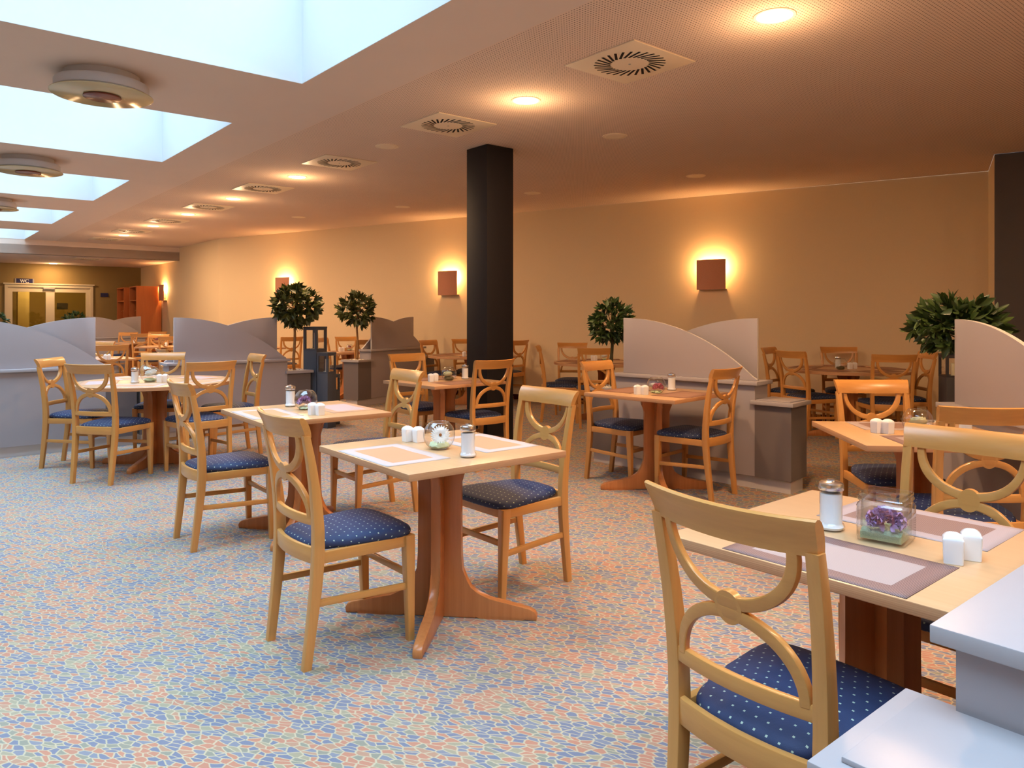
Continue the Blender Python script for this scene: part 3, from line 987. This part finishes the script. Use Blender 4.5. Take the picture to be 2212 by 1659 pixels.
def tree(label, x, y, z0, ztop, zc, rx, rz_, nleaf, leaf, seed, bark='bark', lm='leaf', bend=.0, zbase=None):
    rnd = random.Random(seed)
    t = thing('bay_tree', label, 'tree', (x, y, z0), 0, None)
    bm = bmesh.new(); rings = []
    zt = zc - z0
    n = 12
    for i in range(n + 1):
        k = i / n; rad = .019 * (1 - .35 * k)
        ox = bend * math.sin(k * PI * .5) + .006 * math.sin(k * 9 + seed); oy = .006 * math.cos(k * 7 + seed)
        rings.append([(ox + rad * math.cos(2 * PI * j / 9) * (1 + .12 * rnd.uniform(-1, 1)), oy + rad * math.sin(2 * PI * j / 9), zt * k) for j in range(9)])
    loft(bm, rings)
    cx = bend
    for k in range(16):                                              # branches
        a = rnd.uniform(0, 2 * PI); e = rnd.uniform(-.3, 1.2)
        d = Vector((math.cos(a) * math.cos(e) * rx * .8, math.sin(a) * math.cos(e) * rx * .8, math.sin(e) * rz_ * .8))
        p0 = Vector((cx, 0, zt - .08 * rnd.random())); p1 = Vector((cx, 0, zt)) + d
        s = d.cross(Vector((0, 0, 1))).normalized(); u = s.cross(d).normalized()
        loft(bm, [[tuple(p + (s * math.cos(q) + u * math.sin(q)) * w) for q in (0, 2.1, 4.2)] for p, w in ((p0, .006), (p1, .002))])
    obj('trunk', bm, M[bark], t, 'all')
    bm = bmesh.new()
    clusters = max(20, nleaf // 8)
    for c in range(clusters):
        # sprigs spread over the ball, leaves fan out from each sprig
        zz = 1 - 2 * (c + .5) / clusters; th = c * 2.39996 + rnd.uniform(-.3, .3)
        rr = math.sqrt(1 - zz * zz)
        d = Vector((rr * math.cos(th), rr * math.sin(th), zz))
        k = rnd.uniform(.35, 1.05) ** .7 * .92
        base = Vector((cx + d.x * rx * k, d.y * rx * k, zt + d.z * rz_ * k))
        m = nleaf // clusters
        for q in range(m):
            v = (d * 1.0 + Vector((rnd.gauss(0, .75), rnd.gauss(0, .75), rnd.gauss(0, .6) - .1))).normalized()
            L = leaf * rnd.uniform(.75, 1.2); wd = L * rnd.uniform(.17, .23)
            s = v.cross(Vector((rnd.gauss(0, 1), rnd.gauss(0, 1), rnd.gauss(0, 1)))).normalized(); nn = s.cross(v).normalized()
            droop = rnd.uniform(-.1, .22)
            prev = None
            for i, (f, w) in enumerate(((0, .12), (.25, .8), (.5, 1), (.78, .62), (1, .02))):
                ctr = base + v * L * f - nn * L * droop * f * f
                row = [bm.verts.new(ctr - s * wd * w + nn * wd * w * .35), bm.verts.new(ctr), bm.verts.new(ctr + s * wd * w + nn * wd * w * .35)]
                if prev:
                    bm.faces.new((prev[0], prev[1], row[1], row[0])); bm.faces.new((prev[1], prev[2], row[2], row[1]))
                prev = row
    obj('foliage', bm, M[lm], t, 'all')
    return t


for key, side, plab, tlab, tp in (
        ('P2', 1, 'grey planter box at the right end of the middle lavender divider', 'round bay tree on a tall stem left of the slate lanterns', dict(zc=1.465, rx=.275, rz_=.25, nleaf=760, leaf=.105, seed=3, lm='leaf_b')),
        ('P2b', -1, 'brown planter box at the left end of the brown lit divider', 'sparser round bay tree before the brown lit divider', dict(zc=1.44, rx=.275, rz_=.245, nleaf=440, leaf=.115, seed=5, lm='leaf_b')),
        ('P3', -1, 'grey planter box at the left end of the beige divider', 'dense dark round bay tree beside the beige divider', dict(zc=1.28, rx=.195, rz_=.205, nleaf=620, leaf=.078, seed=8, bark='bark_g')),
        ('P4', -1, 'planter box at the far end of the right edge divider', 'large dark bay tree behind the right edge divider', dict(zc=1.285, rx=.255, rz_=.160, nleaf=850, leaf=.092, seed=9, bark='bark_g')),
        ('P0', -1, 'planter box at the left end of the far rust divider', 'small dark bay tree top before the glass door', dict(zc=1.20, rx=.25, rz_=.23, nleaf=420, leaf=.09, seed=12))):
    x, y, r = D[key]
    t_, lp = post(plab, x, y, r, side, True)
    cx, cy = loc2w(lp[0], lp[1], r, .145, .14)
    stones('white pebbles filling the ' + plab.replace('planter box', 'planter'), cx, cy, .672, .105, R(r), 90, .014, 4 + len(tlab))
    if key == 'P4': cx, cy = cx + .02, cy
    tree(tlab, cx, cy, .675, 0, **tp)
# a last tree whose crown tops the left divider
lx, ly = -10.2, 15.0
t_, lp = post('planter box hidden behind the left lavender divider', lx, ly, 39.8, -1, True)
cx, cy = loc2w(lp[0], lp[1], 39.8, .145, .14)
stones('white pebbles of the planter behind the left lavender divider', cx, cy, .672, .105, R(39.8), 60, .014, 77)
tree('dark bay tree top at the left edge before the glass door', cx, cy, .675, 0, 1.24, .26, .24, 420, .09, 14)


# ------------------------------------------------------------------ lanterns
def lantern(label, x, y, r, w, h, wh, mat, clabel, slabel, ch=.18):
    t = thing('floor_lantern', label, 'lantern', (x, y), R(r))
    hw = w / 2; zb = h - .022 - wh - .02; f = .028 if w > .18 else .022
    bm = bmesh.new(); box(bm, -hw, hw, -hw, hw, 0, zb, .003); obj('body', bm, M[mat], t, 40)
    bm = bmesh.new()
    for sx in (-1, 1):
        for sy in (-1, 1):
            box(bm, min(sx * hw, sx * (hw - f)), max(sx * hw, sx * (hw - f)), min(sy * hw, sy * (hw - f)), max(sy * hw, sy * (hw - f)), zb, h - .02)
    for s in (-1, 1):
        a, b = min(s * hw, s * (hw - .012)), max(s * hw, s * (hw - .012))
        for z0, z1 in ((zb, zb + .018), (h - .04, h - .02)):
            box(bm, -hw + f, hw - f, a, b, z0, z1); box(bm, a, b, -hw + f, hw - f, z0, z1)
    fr = obj('frame', bm, M[mat], t)
    bm = bmesh.new(); box(bm, -hw - .003, hw + .003, -hw - .003, hw + .003, h - .02, h, .003); obj('cap', bm, M[mat], t, 40)
    for s in (-1, 1):
        for ax in (0, 1):
            bm = bmesh.new(); q = hw - .007
            e = hw - f
            if ax: box(bm, -e, e, min(s * q, s * (q - .002)), max(s * q, s * (q - .002)), zb + .018, h - .04)
            else: box(bm, min(s * q, s * (q - .002)), max(s * q, s * (q - .002)), -e, e, zb + .018, h - .04)
            obj('pane', bm, M['glass_c'], fr)
    bm = bmesh.new(); solid_lathe(bm, [(.024, 0), (.026, .003), (.026, ch - .004), (.022, ch), (.006, ch - .006)], 20)
    o = obj('pillar_candle', bm, M['ivory'], None, 40, (x + .012, y, zb + .001)); tag(o, clabel, 'candle')
    if slabel: stones(slabel, x, y, zb + .006, hw - .045, R(r), 16, .012, int(h * 100), 'decor_pebbles')
    return t


ex, ey = Vector((.906, -.423)), Vector((.423, .906))
def lc(nx, ny, w):
    p = Vector((nx, ny)) - ex * (w / 2) + ey * (w / 2); return p.x, p.y
lantern('tallest slate blue wooden lantern, left one of the three', *lc(-2.366, 9.05, .20), -25, .20, 1.21, .245, 'slate', 'ivory candle in the tallest slate lantern', 'white pebbles in the tallest slate lantern', .21)
lantern('medium slate blue wooden lantern in front of the tallest', *lc(-2.195, 8.91, .16), -25, .16, .905, .21, 'slate', 'ivory candle in the medium slate lantern', 'white pebbles in the medium slate lantern', .17)
lantern('smallest slate lantern peeking out right of the medium one', *lc(-2.195, 9.20, .13), -25, .13, .62, .17, 'slate', 'candle in the smallest slate lantern', None, .12)
lantern('charcoal wooden lantern behind the large right hand tree', 4.19, 7.12, -8, .18, .985, .18, 'charcoal', 'ivory candle in the charcoal lantern behind the tree', None, .13)


# ------------------------------------------------------------------ room shell
def poly_obj(name, rings, z, mats, thick, mi=None, kind='structure', rot=False):
    bm = bmesh.new()
    for k, ring in enumerate(rings):
        f = bm.faces.new([bm.verts.new((p[0], p[1], 0)) for p in ring])
        f.material_index = mi[k] if mi else 0
    bmesh.ops.recalc_face_normals(bm, faces=bm.faces)
    for f in bm.faces:
        if f.normal.z > 0: f.normal_flip()
    r = bmesh.ops.extrude_face_region(bm, geom=bm.faces[:])
    for e in r['geom']:
        if isinstance(e, bmesh.types.BMVert): e.co.z += thick
    o = obj(name, bm, mats, None, False, (C1.x, C1.y, z) if rot else (0, 0, z), R(PHI) if rot else 0, kind)
    return o


def toAB(p):
    d = Vector(p) - C1
    return (d.dot(BX) , d.dot(AX))                                   # local x = b, y = a


HC, HL = 3.0, 2.69
P3w = (5.45, 8.564); P4w = (4.95, 7.68); u = Vector((.843, -.545)); P5w = (4.95 + 2.6 * u.x, 7.68 + 2.6 * u.y)
a5, b5 = toAB(P5w)[1], toAB(P5w)[0]
A0, A1, AF, BL_, BW = -8.0, 14.2, 17.85, -7.0, 3.2
SK = [(-5.69, -3.55), (-2.14, 0), (1.41, 3.55), (4.96, 7.10), (8.51, 10.65), (12.06, 14.2)]
SB = -4.2
# ceiling, in building axes (x = b, y = a)
rings = [[(0, A0), (.56, A0), (.56, A1), (0, A1)]]; mi = [0]
rings.append([(.56, A0), (b5, A0), (b5, a5), toAB(P4w), toAB(P3w), (BW, 11.4), (BW, A1), (.56, A1)]); mi.append(1)
gaps = [(A0, SK[0][0])] + [(SK[i][1], SK[i + 1][0]) for i in range(5)]
for g0, g1 in gaps: rings.append([(SB, g0), (0, g0), (0, g1), (SB, g1)]); mi.append(0)
rings.append([(BL_, A0), (SB, A0), (SB, A1), (BL_, A1)]); mi.append(0)
poly_obj('ceiling', rings, HC, [M['ceil'], M['perf']], .02, mi, rot=True)
poly_obj('ceiling_low', [[(BL_, A1), (BW, A1), (BW, AF), (BL_, AF)]], HL, [M['ceil']], .2, rot=True)
bm = bmesh.new(); box(bm, BL_, BW, A1, A1 + .12, HL, HC + .05); obj('trim_1', bm, M['ceil'], None, False, (C1.x, C1.y, 0), R(PHI), 'structure')
# floor: all the room outline
bm = bmesh.new()
outl = [W(AF, BL_), W(AF, BW), W(11.4, BW), P3w, P4w, P5w, W(A0, b5), W(A0, BL_)]
f = bm.faces.new([bm.verts.new((x, y, 0)) for x, y in outl])
r_ = bmesh.ops.extrude_face_region(bm, geom=[f])
for e in r_['geom']:
    if isinstance(e, bmesh.types.BMVert): e.co.z = -.1
obj('floor', bm, M['carpet'], None, False, None, 0, 'structure')


def wall(name, p, q, z0, z1, mat, th=.12):
    p, q = Vector(p), Vector(q); d = (q - p); L = d.length
    bm = bmesh.new(); box(bm, 0, L, 0, th, z0, z1)
    return obj(name, bm, M[mat], None, False, (p.x, p.y), math.atan2(d.y, d.x), 'structure')


wall('wall_back', W(11.4, BW), P3w, 0, HC, 'wall')
wall('wall_left', W(AF, BW), W(11.4, BW), 0, HC, 'wall')
wall('wall_right', P3w, P4w, 0, HC, 'wall')
wall('wall_right_dark', P4w, P5w, 0, HC, 'dark')
wall('wall_east', P5w, W(A0, b5), 0, HC, 'wall')
wall('wall_behind', W(A0, b5), W(A0, BL_), 0, HC, 'wall')
wall('wall_west', W(A0, BL_), W(AF, BL_), 0, HC, 'wall')
# far wall with a doorway: measured along -B from the corner
dx0, dx1, dh = 1.20, 3.20, 2.15
FW = lambda s: W(AF, BW - s)
bm = bmesh.new(); Lf = BW - BL_
box(bm, 0, Lf - dx1, 0, .12, 0, HL); box(bm, Lf - dx0, Lf, 0, .12, 0, HL); box(bm, Lf - dx1, Lf - dx0, 0, .12, dh, HL)
p0 = W(AF, BL_)
obj('wall_far', bm, M['olive'], None, False, p0, R(PHI), 'structure')
# lobby behind the doors
bm = bmesh.new()
xa, xb = Lf - dx1 - .5, Lf - dx0 + .6
box(bm, xa, xb, 2.4, 2.5, 0, 2.6); box(bm, xa - .1, xa, .12, 2.5, 0, 2.6); box(bm, xb, xb + .1, .12, 2.5, 0, 2.6); box(bm, xa, xb, .12, 2.5, 2.6, 2.7)
obj('wall_lobby', bm, M['olive'], None, False, p0, R(PHI), 'structure')
bm = bmesh.new(); box(bm, xa - .1, xb + .1, .12, 2.5, -.1, 0); obj('floor_lobby', bm, M['carpet'], None, False, p0, R(PHI), 'structure')
bm = bmesh.new(); box(bm, xa + .95, xa + 1.22, 1.5, 1.75, 0, 2.6); obj('column_lobby', bm, M['wall'], None, False, p0, R(PHI), 'structure')
dl = bpy.data.lights.new('lobby_lamp', 'POINT'); dl.energy = 60; dl.color = (1, .78, .34); dl.shadow_soft_size = .15
lo = bpy.data.objects.new('lobby_lamp', dl); col.objects.link(lo)
q = W(AF + 1.0, BW - dx0 - .9); lo.location = (q[0], q[1], 2.4)
# door frame and leaves
dw = dx1 - dx0
bm = bmesh.new(); xs = Lf - dx1
box(bm, xs, xs + .07, -.03, .10, 0, dh); box(bm, xs + dw - .07, xs + dw, -.03, .10, 0, dh); box(bm, xs + .07, xs + dw - .07, -.03, .10, dh - .07, dh); box(bm, xs - .03, xs + dw + .03, -.05, .0, dh, dh + .035)
d1 = obj('door_1', bm, M['wframe'], None, False, p0, R(PHI), 'structure')
for k in range(2):
    a = xs + .07 + k * (dw / 2 - .07); b = a + dw / 2 - .07
    bm = bmesh.new()
    box(bm, a, a + .10, .0, .06, .01, dh - .07); box(bm, b - .10, b, .0, .06, .01, dh - .07); box(bm, a + .10, b - .10, .0, .06, dh - .19, dh - .07); box(bm, a + .10, b - .10, .0, .06, .01, .22)
    dlf = obj('door_leaf', bm, M['wframe'], d1)
    bm = bmesh.new(); box(bm, a + .10, b - .10, .025, .035, .22, dh - .19); obj('glass_pane', bm, M['glass_y'], dlf)
bm = bmesh.new(); box(bm, xs + dw / 2 - .16, xs + dw / 2 + .10, -.05, .0, dh - .12, dh - .075, .004); obj('door_closer', bm, M['silver'], d1)
# skirting carpet strip
for nm, p, q in (('baseboard_back', W(11.4, BW), P3w), ('baseboard_left', W(AF, BW), W(11.4, BW)), ('baseboard_right', P4w, P5w)):
    p, q = Vector(p), Vector(q); d = q - p
    bm = bmesh.new(); box(bm, 0, d.length, -.012, 0, 0, .085); obj(nm, bm, M['skirt'], None, False, (p.x, p.y), math.atan2(d.y, d.x), 'structure')
# skylights
for i, (s0, s1) in enumerate(SK):
    bm = bmesh.new(); zt = HC + .95; e = .10; j = .004
    box(bm, SB - e, SB + j, s0 - e, s1 + e, HC + .001, zt); box(bm, -j, e, s0 - e, s1 + e, HC + .001, zt); box(bm, SB + j, -j, s0 - e, s0 + j, HC + .001, zt); box(bm, SB + j, -j, s1 - j, s1 + e, HC + .001, zt)
    w = obj('window_%d' % (i + 1), bm, M['shaft'], None, False, (C1.x, C1.y, 0), R(PHI), 'structure')
    bm = bmesh.new(); box(bm, SB, 0, s0, s1, zt - .03, zt - .02); obj('glazing', bm, M['glazing'], w)
# black column
cx, cy = (-.24 + .0, 7.2)
bm = bmesh.new(); box(bm, 0, .33, 0, .33, 0, HC - .002, .004)
c = obj('column', bm, M['column'], None, 40, (cx, cy), R(PHI), 'structure')


# ------------------------------------------------------------------ ceiling fixtures
def ceil_at(px, py, z=HC): return at(px, py, z)


def downlight(label, px, py, z, lit, cache={}):
    x, y = ceil_at(px, py, z) if py is not None else px
    if lit in cache: return dup(cache[lit], (x, y, z), 0, label), (x, y)
    t = thing('downlight' if lit else 'ceiling_disc', label, 'ceiling light' if lit else 'ceiling disc', (x, y, z), 0, 'lit round downlights' if lit else 'unlit round ceiling discs')
    bm = bmesh.new(); vr = lathe(bm, [(.096, -.004), (.112, -.004), (.115, 0), (.115, .002)], 36); obj('trim_ring', bm, M['plate'], t, 40)
    bm = bmesh.new(); solid_lathe(bm, [(.03, -.012 if lit else -.004), (.075, -.010 if lit else -.004), (.096, -.004), (.097, -.001)], 36); obj('diffuser', bm, M['led'] if lit else M['plate'], t, 'all')
    cache[lit] = t
    return t, (x, y)


LED_W, LED_C = 42, (1, .61, .32)
leds = [(1673, 34, HC), (1136, 217, HC), (642, 382, HC), (504, 429, HC), (406, 463, HC), (331, 488, HC), (268, 508, HC), (115, 569, HL)]
names = ('nearest lit downlight at the upper right', 'second lit downlight, left above the black column', 'third lit downlight in the row, beyond the wide gap', 'fourth lit downlight of the ceiling row', 'fifth lit downlight of the ceiling row', 'sixth lit downlight of the ceiling row', 'last lit downlight before the ceiling drops', 'lit downlight in the low ceiling above the glass door')
spots = []
for (px, py, z), nm in zip(leds, names):
    t, p = downlight(nm, px, py, z, True); spots.append((p, z))
for k in (1, 2):                                                     # the row goes on beside and behind the camera
    p = (1.449 + 1.342 * k, 4.133 - 1.627 * k)
    downlight('%s further lit downlight of the row, beside the camera' % ('first' if k == 1 else 'second'), p, None, HC, True); spots.append((p, HC))
for i, (p, z) in enumerate(spots):
    l = bpy.data.lights.new('downlight_beam', 'AREA'); l.shape = 'DISK'; l.size = .18; l.energy = LED_W * (1 if z > 2.8 else .4); l.color = LED_C
    o = bpy.data.objects.new('downlight_beam', l); col.objects.link(o); o.location = (p[0], p[1], z - .016)
    l = bpy.data.lights.new('downlight_glow', 'POINT'); l.energy = LED_W * .20; l.color = LED_C; l.shadow_soft_size = .03
    o = bpy.data.objects.new('downlight_glow', l); col.objects.link(o); o.location = (p[0], p[1], z - .22)
for (px, py), nm in zip(((836, 316), (1328, 294), (1503, 380), (1150, 417), (870, 447), (645, 469)),
                        ('unlit disc in the downlight row left of the column', 'unlit ceiling disc right of the column top', 'unlit ceiling disc nearest the right wall sconce', 'unlit ceiling disc just right behind the column', 'unlit ceiling disc left behind the column', 'farthest unlit ceiling disc near the cream wall')):
    downlight(nm, px, py, HC, False)


def vent(label, px, py, z, first=[None]):
    x, y = at(px, py, z)
    if first[0]: return dup(first[0], (x, y, z), R(PHI), label)
    t = thing('ceiling_vent', label, 'vent', (x, y, z), R(PHI), 'square swirl ceiling vents')
    bm = bmesh.new(); box(bm, -.3, .3, -.3, .3, -.008, 0, .002); obj('face_plate', bm, M['plate'], t, 40)
    bm = bmesh.new(); bf = bmesh.new()
    for k in range(28):
        a = 2 * PI * k / 28
        p0 = Vector((.125 * math.cos(a), .125 * math.sin(a))); p1 = Vector((.232 * math.cos(a + .33), .232 * math.sin(a + .33)))
        d = (p1 - p0).normalized(); s = Vector((-d.y, d.x)) * .0085
        vs = [bm.verts.new((q.x, q.y, -.0086)) for q in (p0 - s, p1 - s, p1 + s, p0 + s)]
        bm.faces.new(vs)
        s2 = s * .9
        fv = [bf.verts.new(v) for v in ((p0.x + s.x, p0.y + s.y, -.0088), (p1.x + s.x, p1.y + s.y, -.0088), (p1.x + s.x * 1.3, p1.y + s.y * 1.3, -.0105), (p0.x + s.x * 1.3, p0.y + s.y * 1.3, -.0105))]
        bf.faces.new(fv)
    obj('slot_shade', bm, M['black'], t); obj('swirl_vanes', bf, M['plate'], t)  # black quads on the plate stand in for the shade in the slots
    bm = bmesh.new(); solid_lathe(bm, [(.006, -.011), (.008, -.008)], 12); obj('centre_screw', bm, M['silver'], t)
    first[0] = t
    return t


for (px, py, z), nm in zip(((1360, 136, HC), (968, 270, HC), (733, 351, HC), (568, 407, HC), (450, 447, HC), (360, 477, HC), (285, 499, HC), (230, 516.5, HC), (190, 559.3, HL)),
                           ('largest swirl vent, nearest in the ceiling row', 'second swirl vent just left of the column top', 'third swirl vent in the ceiling row', 'fourth swirl vent in the ceiling row', 'fifth swirl vent in the ceiling row', 'sixth swirl vent in the ceiling row', 'seventh swirl vent in the ceiling row', 'last swirl vent before the ceiling drops', 'swirl vent in the low ceiling above the glass door')):
    vent('square cream ' + nm, px, py, z)


def disc_lamp(label, a, b, first=[None]):
    x, y = W(a, b)
    if first[0]: return dup(first[0], (x, y, HC), 0, label)
    t = thing('ceiling_lamp', label, 'ceiling lamp', (x, y, HC), 0, 'unlit disc lamps between the skylights')
    bm = bmesh.new(); solid_lathe(bm, [(.232, -.055), (.235, 0)], 48); obj('mount', bm, M['lampgrey'], t, 40)
    bm = bmesh.new(); solid_lathe(bm, [(.285, -.125), (.292, -.118), (.292, -.065), (.285, -.055)], 56); obj('housing', bm, M['lampgrey'], t, 40)
    bm = bmesh.new(); solid_lathe(bm, [(.31, -.142), (.318, -.138), (.318, -.134), (.31, -.131)], 56); obj('glass_disc', bm, M['lampglass'], t, 40)
    bm = bmesh.new(); solid_lathe(bm, [(.112, -.158), (.118, -.154), (.118, -.146), (.112, -.143)], 40); obj('centre_disc', bm, [M['lampred']], t, 40)
    first[0] = t
    return t


for k, nm in enumerate(('nearest grey disc lamp between the first two skylights', 'second grey disc lamp at the left edge of the ceiling', 'third small disc lamp at the left edge of the ceiling')):
    disc_lamp(nm, .70 + 3.55 * k, -1.14)

# ------------------------------------------------------------------ wall sconces
wp, wq = Vector(W(11.4, BW)), Vector(P3w); wd = (wq - wp).normalized(); wn = Vector((wd.y, -wd.x))   # wn points into the room
SC_W, SC_C = 40, (1, .56, .22)


def sconce(label, base, d, nrm, z, first=[None]):
    rz = math.atan2(d.y, d.x)
    o0 = base
    if first[0]: t = dup(first[0], (o0.x, o0.y, z), rz, label)
    else:
        t = thing('wall_sconce', label, 'wall lamp', (o0.x, o0.y, z), rz, 'terracotta wall sconces')
        bm = bmesh.new(); rings = []                                  # bowed shade: local x along wall, -y into the room
        for i in range(17):
            uu = -1 + 2 * i / 16
            yb = -.085 - .045 * (1 - uu * uu)
            rings.append([(.2 * uu, yb - .006, -.205), (.2 * uu, yb - .006, .205), (.2 * uu, yb + .006, .205), (.2 * uu, yb + .006, -.205)])
        loft(bm, rings); obj('shade', bm, M['terra'], t, 40)
        bm = bmesh.new(); box(bm, -.05, .05, -.02, 0, -.14, .14, .003); box(bm, -.012, .012, -.122, -.02, -.13, -.105); box(bm, -.012, .012, -.122, -.02, .02, .04); box(bm, -.19, .19, -.085, 0, -.205, -.195); br = obj('bracket', bm, M['silver'], t)
        bm = bmesh.new(); solid_lathe(bm, [(.008, -.05), (.018, -.045), (.02, .02), (.012, .04), (.003, .046)], 14, (0, -.06, .08)); obj('bulb', bm, M['bulb'], br, 'all')
        first[0] = t
    for s in (-1, 1):
        l = bpy.data.lights.new('sconce_glow', 'POINT'); l.energy = SC_W / 2; l.color = SC_C; l.shadow_soft_size = .05
        o = bpy.data.objects.new('sconce_glow', l); col.objects.link(o)
        p = base + nrm * .055 + d * (s * .09); o.location = (p.x, p.y, z + .10)
    return t


def on_wall(px):
    k = (px - 1106) / F
    t = (k * wp.y - wp.x) / (wd.x - k * wd.y)
    return wp + wd * t


sconce('terracotta wall sconce right of the black column', on_wall(1540), wd, wn, 1.905)
sconce('terracotta wall sconce beside the left face of the black column', on_wall(973), wd, wn, 1.895)
sconce('terracotta wall sconce partly behind the bay tree by the lanterns', on_wall(617), wd, wn, 1.90)
lw = -AX; sconce('terracotta sconce seen side-on beside the orange wardrobe', Vector(W(15.45, BW)), lw, -BX, 1.93)
# cream wall goes on out of sight to the right: one more lamp of the same row
# ------------------------------------------------------------------ wardrobes, signs
def wardrobe(label, a0, a1):
    L = a1 - a0; q = W(a0, BW - .02)
    t = thing('coat_wardrobe', label, 'wardrobe', (q[0], q[1], 0), R(PHI) + PI / 2)      # local x = +A, local y = -B (into the room)
    D_ = .60
    def part(name, *b, mat='orange'):
        bm = bmesh.new(); box(bm, *b, .002); obj(name, bm, M[mat], t)
    part('side_panel', 0, .025, 0, D_, 0, 2.10); part('side_panel', L - .025, L, 0, D_, 0, 2.10)
    part('back_panel', .025, L - .025, 0, .015, .0, 2.09); part('top', .025, L - .025, .015, D_, 2.075, 2.10); part('shelf', .025, L - .025, .015, D_ - .01, 1.72, 1.745); part('bottom', .025, L - .025, .015, D_, .05, .075)
    bm = bmesh.new()
    loft(bm, [[(x_, .33 + .012 * math.cos(k), 1.62 + .012 * math.sin(k)) for k in (0, 1.05, 2.1, 3.14, 4.2, 5.24)] for x_ in (.025, L - .025)]); obj('clothes_rail', bm, M['silver'], t)
    bm = bmesh.new()
    for k in range(3):
        xx = .12 + k * (L - .24) / 2
        prism(bm, [(.14, 1.46), (.33, 1.56), (.52, 1.46), (.52, 1.45), (.33, 1.54), (.14, 1.45)], lambda p: (xx, p[0], p[1]), lambda p: (xx + .015, p[0], p[1]))
        box(bm, xx, xx + .006, .327, .333, 1.55, 1.615)
    obj('clothes_hanger', bm, M['wood_y'], t)
    return t


wardrobe('tall orange open wardrobe with a broad side panel beside the sconce', 15.70, 16.40)
wardrobe('narrow orange open wardrobe against the olive far wall', 17.00, 17.80)


def sign(name, label, s, z, w, h, text, clips=False):
    """plate on the far wall; s is measured from the corner"""
    q = W(AF, BW - s)
    t = thing(name, label, 'sign', (q[0], q[1], z), R(PHI))
    bm = bmesh.new(); box(bm, -w / 2, w / 2, -.015, -.002, -h / 2, h / 2, .002); obj('plate', bm, M['navy'], t)
    if clips:
        for k in (-1, 1):
            bm = bmesh.new(); box(bm, min(k * w / 2, k * (w / 2 + .030)), max(k * w / 2, k * (w / 2 + .030)), -.018, -.002, -h / 2, h / 2, .002); obj('end_clip', bm, M['silver'], t)
    if text:
        bm = bmesh.new()
        def stroke(pts, w0, closed=False):
            for (xa, za, wa), (xb, zb, wb) in zip(pts[:-1], pts[1:]):
                d = Vector((xb - xa, zb - za)).normalized(); nn = Vector((-d.y, d.x))
                q_ = [(xa - nn.x * wa, za - nn.y * wa), (xb - nn.x * wb, zb - nn.y * wb), (xb + nn.x * wb, zb + nn.y * wb), (xa + nn.x * wa, za + nn.y * wa)]
                prism(bm, q_, lambda p: (p[0], -.017, p[1]), lambda p: (p[0], -.0155, p[1]))
        H = h * .30
        tk, tn = .008, .004
        # W
        x0 = -.088
        stroke([(x0, H, tk), (x0 + .026, -H, tk)], 0); stroke([(x0 + .026, -H, tn), (x0 + .048, H, tn)], 0); stroke([(x0 + .046, H, tk), (x0 + .072, -H, tk)], 0); stroke([(x0 + .072, -H, tn), (x0 + .094, H, tn)], 0)
        stroke([(x0 - .014, H, .0025), (x0 + .014, H, .0025)], 0); stroke([(x0 + .034, H, .0025), (x0 + .060, H, .0025)], 0); stroke([(x0 + .082, H, .0025), (x0 + .106, H, .0025)], 0)
        # C
        cc = .062; pts = []
        for i in range(19):
            a = R(42 + (318 - 42) * i / 18)
            pts.append((cc + .040 * math.cos(a), H * 1.03 * math.sin(a), .0035 + .0055 * abs(math.cos(a))))
        stroke(pts, 0); stroke([(cc + .030, H * .98, .0025), (cc + .030, H * .45, .0025)], 0)
        obj('lettering', bm, M['offw'], t)
    return t


sign('wc_sign', 'navy WC sign with silver ends above the glass door', 2.77, 2.235, .36, .13, True, True)
sign('wall_plate', 'small dark plate on the olive wall right of the glass door', .92, 1.905, .19, .11, False)
sign('wall_plate', 'small dark plate between the two orange wardrobes', .40, 1.90, .14, .11, False)
q = W(AF + 2.4, BW - 1.55)  # added plate in the lobby imitates a sign's reflection in the door glass
t = thing('wall_plate', 'added dark plate standing for a sign reflected in the right door pane', 'sign', (q[0], q[1], 1.62), R(PHI))
bm = bmesh.new(); box(bm, -.14, .14, -.015, -.002, -.09, .09, .002); obj('plate', bm, M['charcoal'], t)

# ------------------------------------------------------------------ light, camera, view
w = bpy.data.worlds.new('overcast_sky'); scn.world = w; w.use_nodes = True
bg = w.node_tree.nodes['Background']; bg.inputs[0].default_value = (.75, .87, .95, 1); bg.inputs[1].default_value = .86
s = bpy.data.lights.new('overcast_sun', 'SUN'); s.energy = 15; s.angle = R(92); s.color = (.54, .775, 1.0)
so = bpy.data.objects.new('overcast_sun', s); col.objects.link(so); so.rotation_euler = (R(0), R(3), 0); so.location = (0, 0, 9)

cam = bpy.data.cameras.new('camera'); cam.sensor_width = 36; cam.lens = F / 2212 * 36; cam.shift_y = -(829.5 - HY) / 2212; cam.clip_start = .05
co = bpy.data.objects.new('camera', cam); col.objects.link(co); co.location = (0, 0, CAMH); co.rotation_euler = (R(90), 0, 0)
scn.camera = co
scn.view_settings.view_transform = 'Standard'; scn.view_settings.look = 'None'; scn.view_settings.exposure = .17; scn.view_settings.gamma = 1
scn.view_settings.use_curve_mapping = False
cy_ = scn.cycles
cy_.use_denoising = True
cy_.use_adaptive_sampling = True; cy_.adaptive_threshold = .04
cy_.max_bounces = 8; cy_.diffuse_bounces = 5; cy_.glossy_bounces = 4; cy_.transparent_max_bounces = 24; cy_.transmission_bounces = 6
cy_.sample_clamp_indirect = 6; cy_.caustics_reflective = False; cy_.caustics_refractive = False
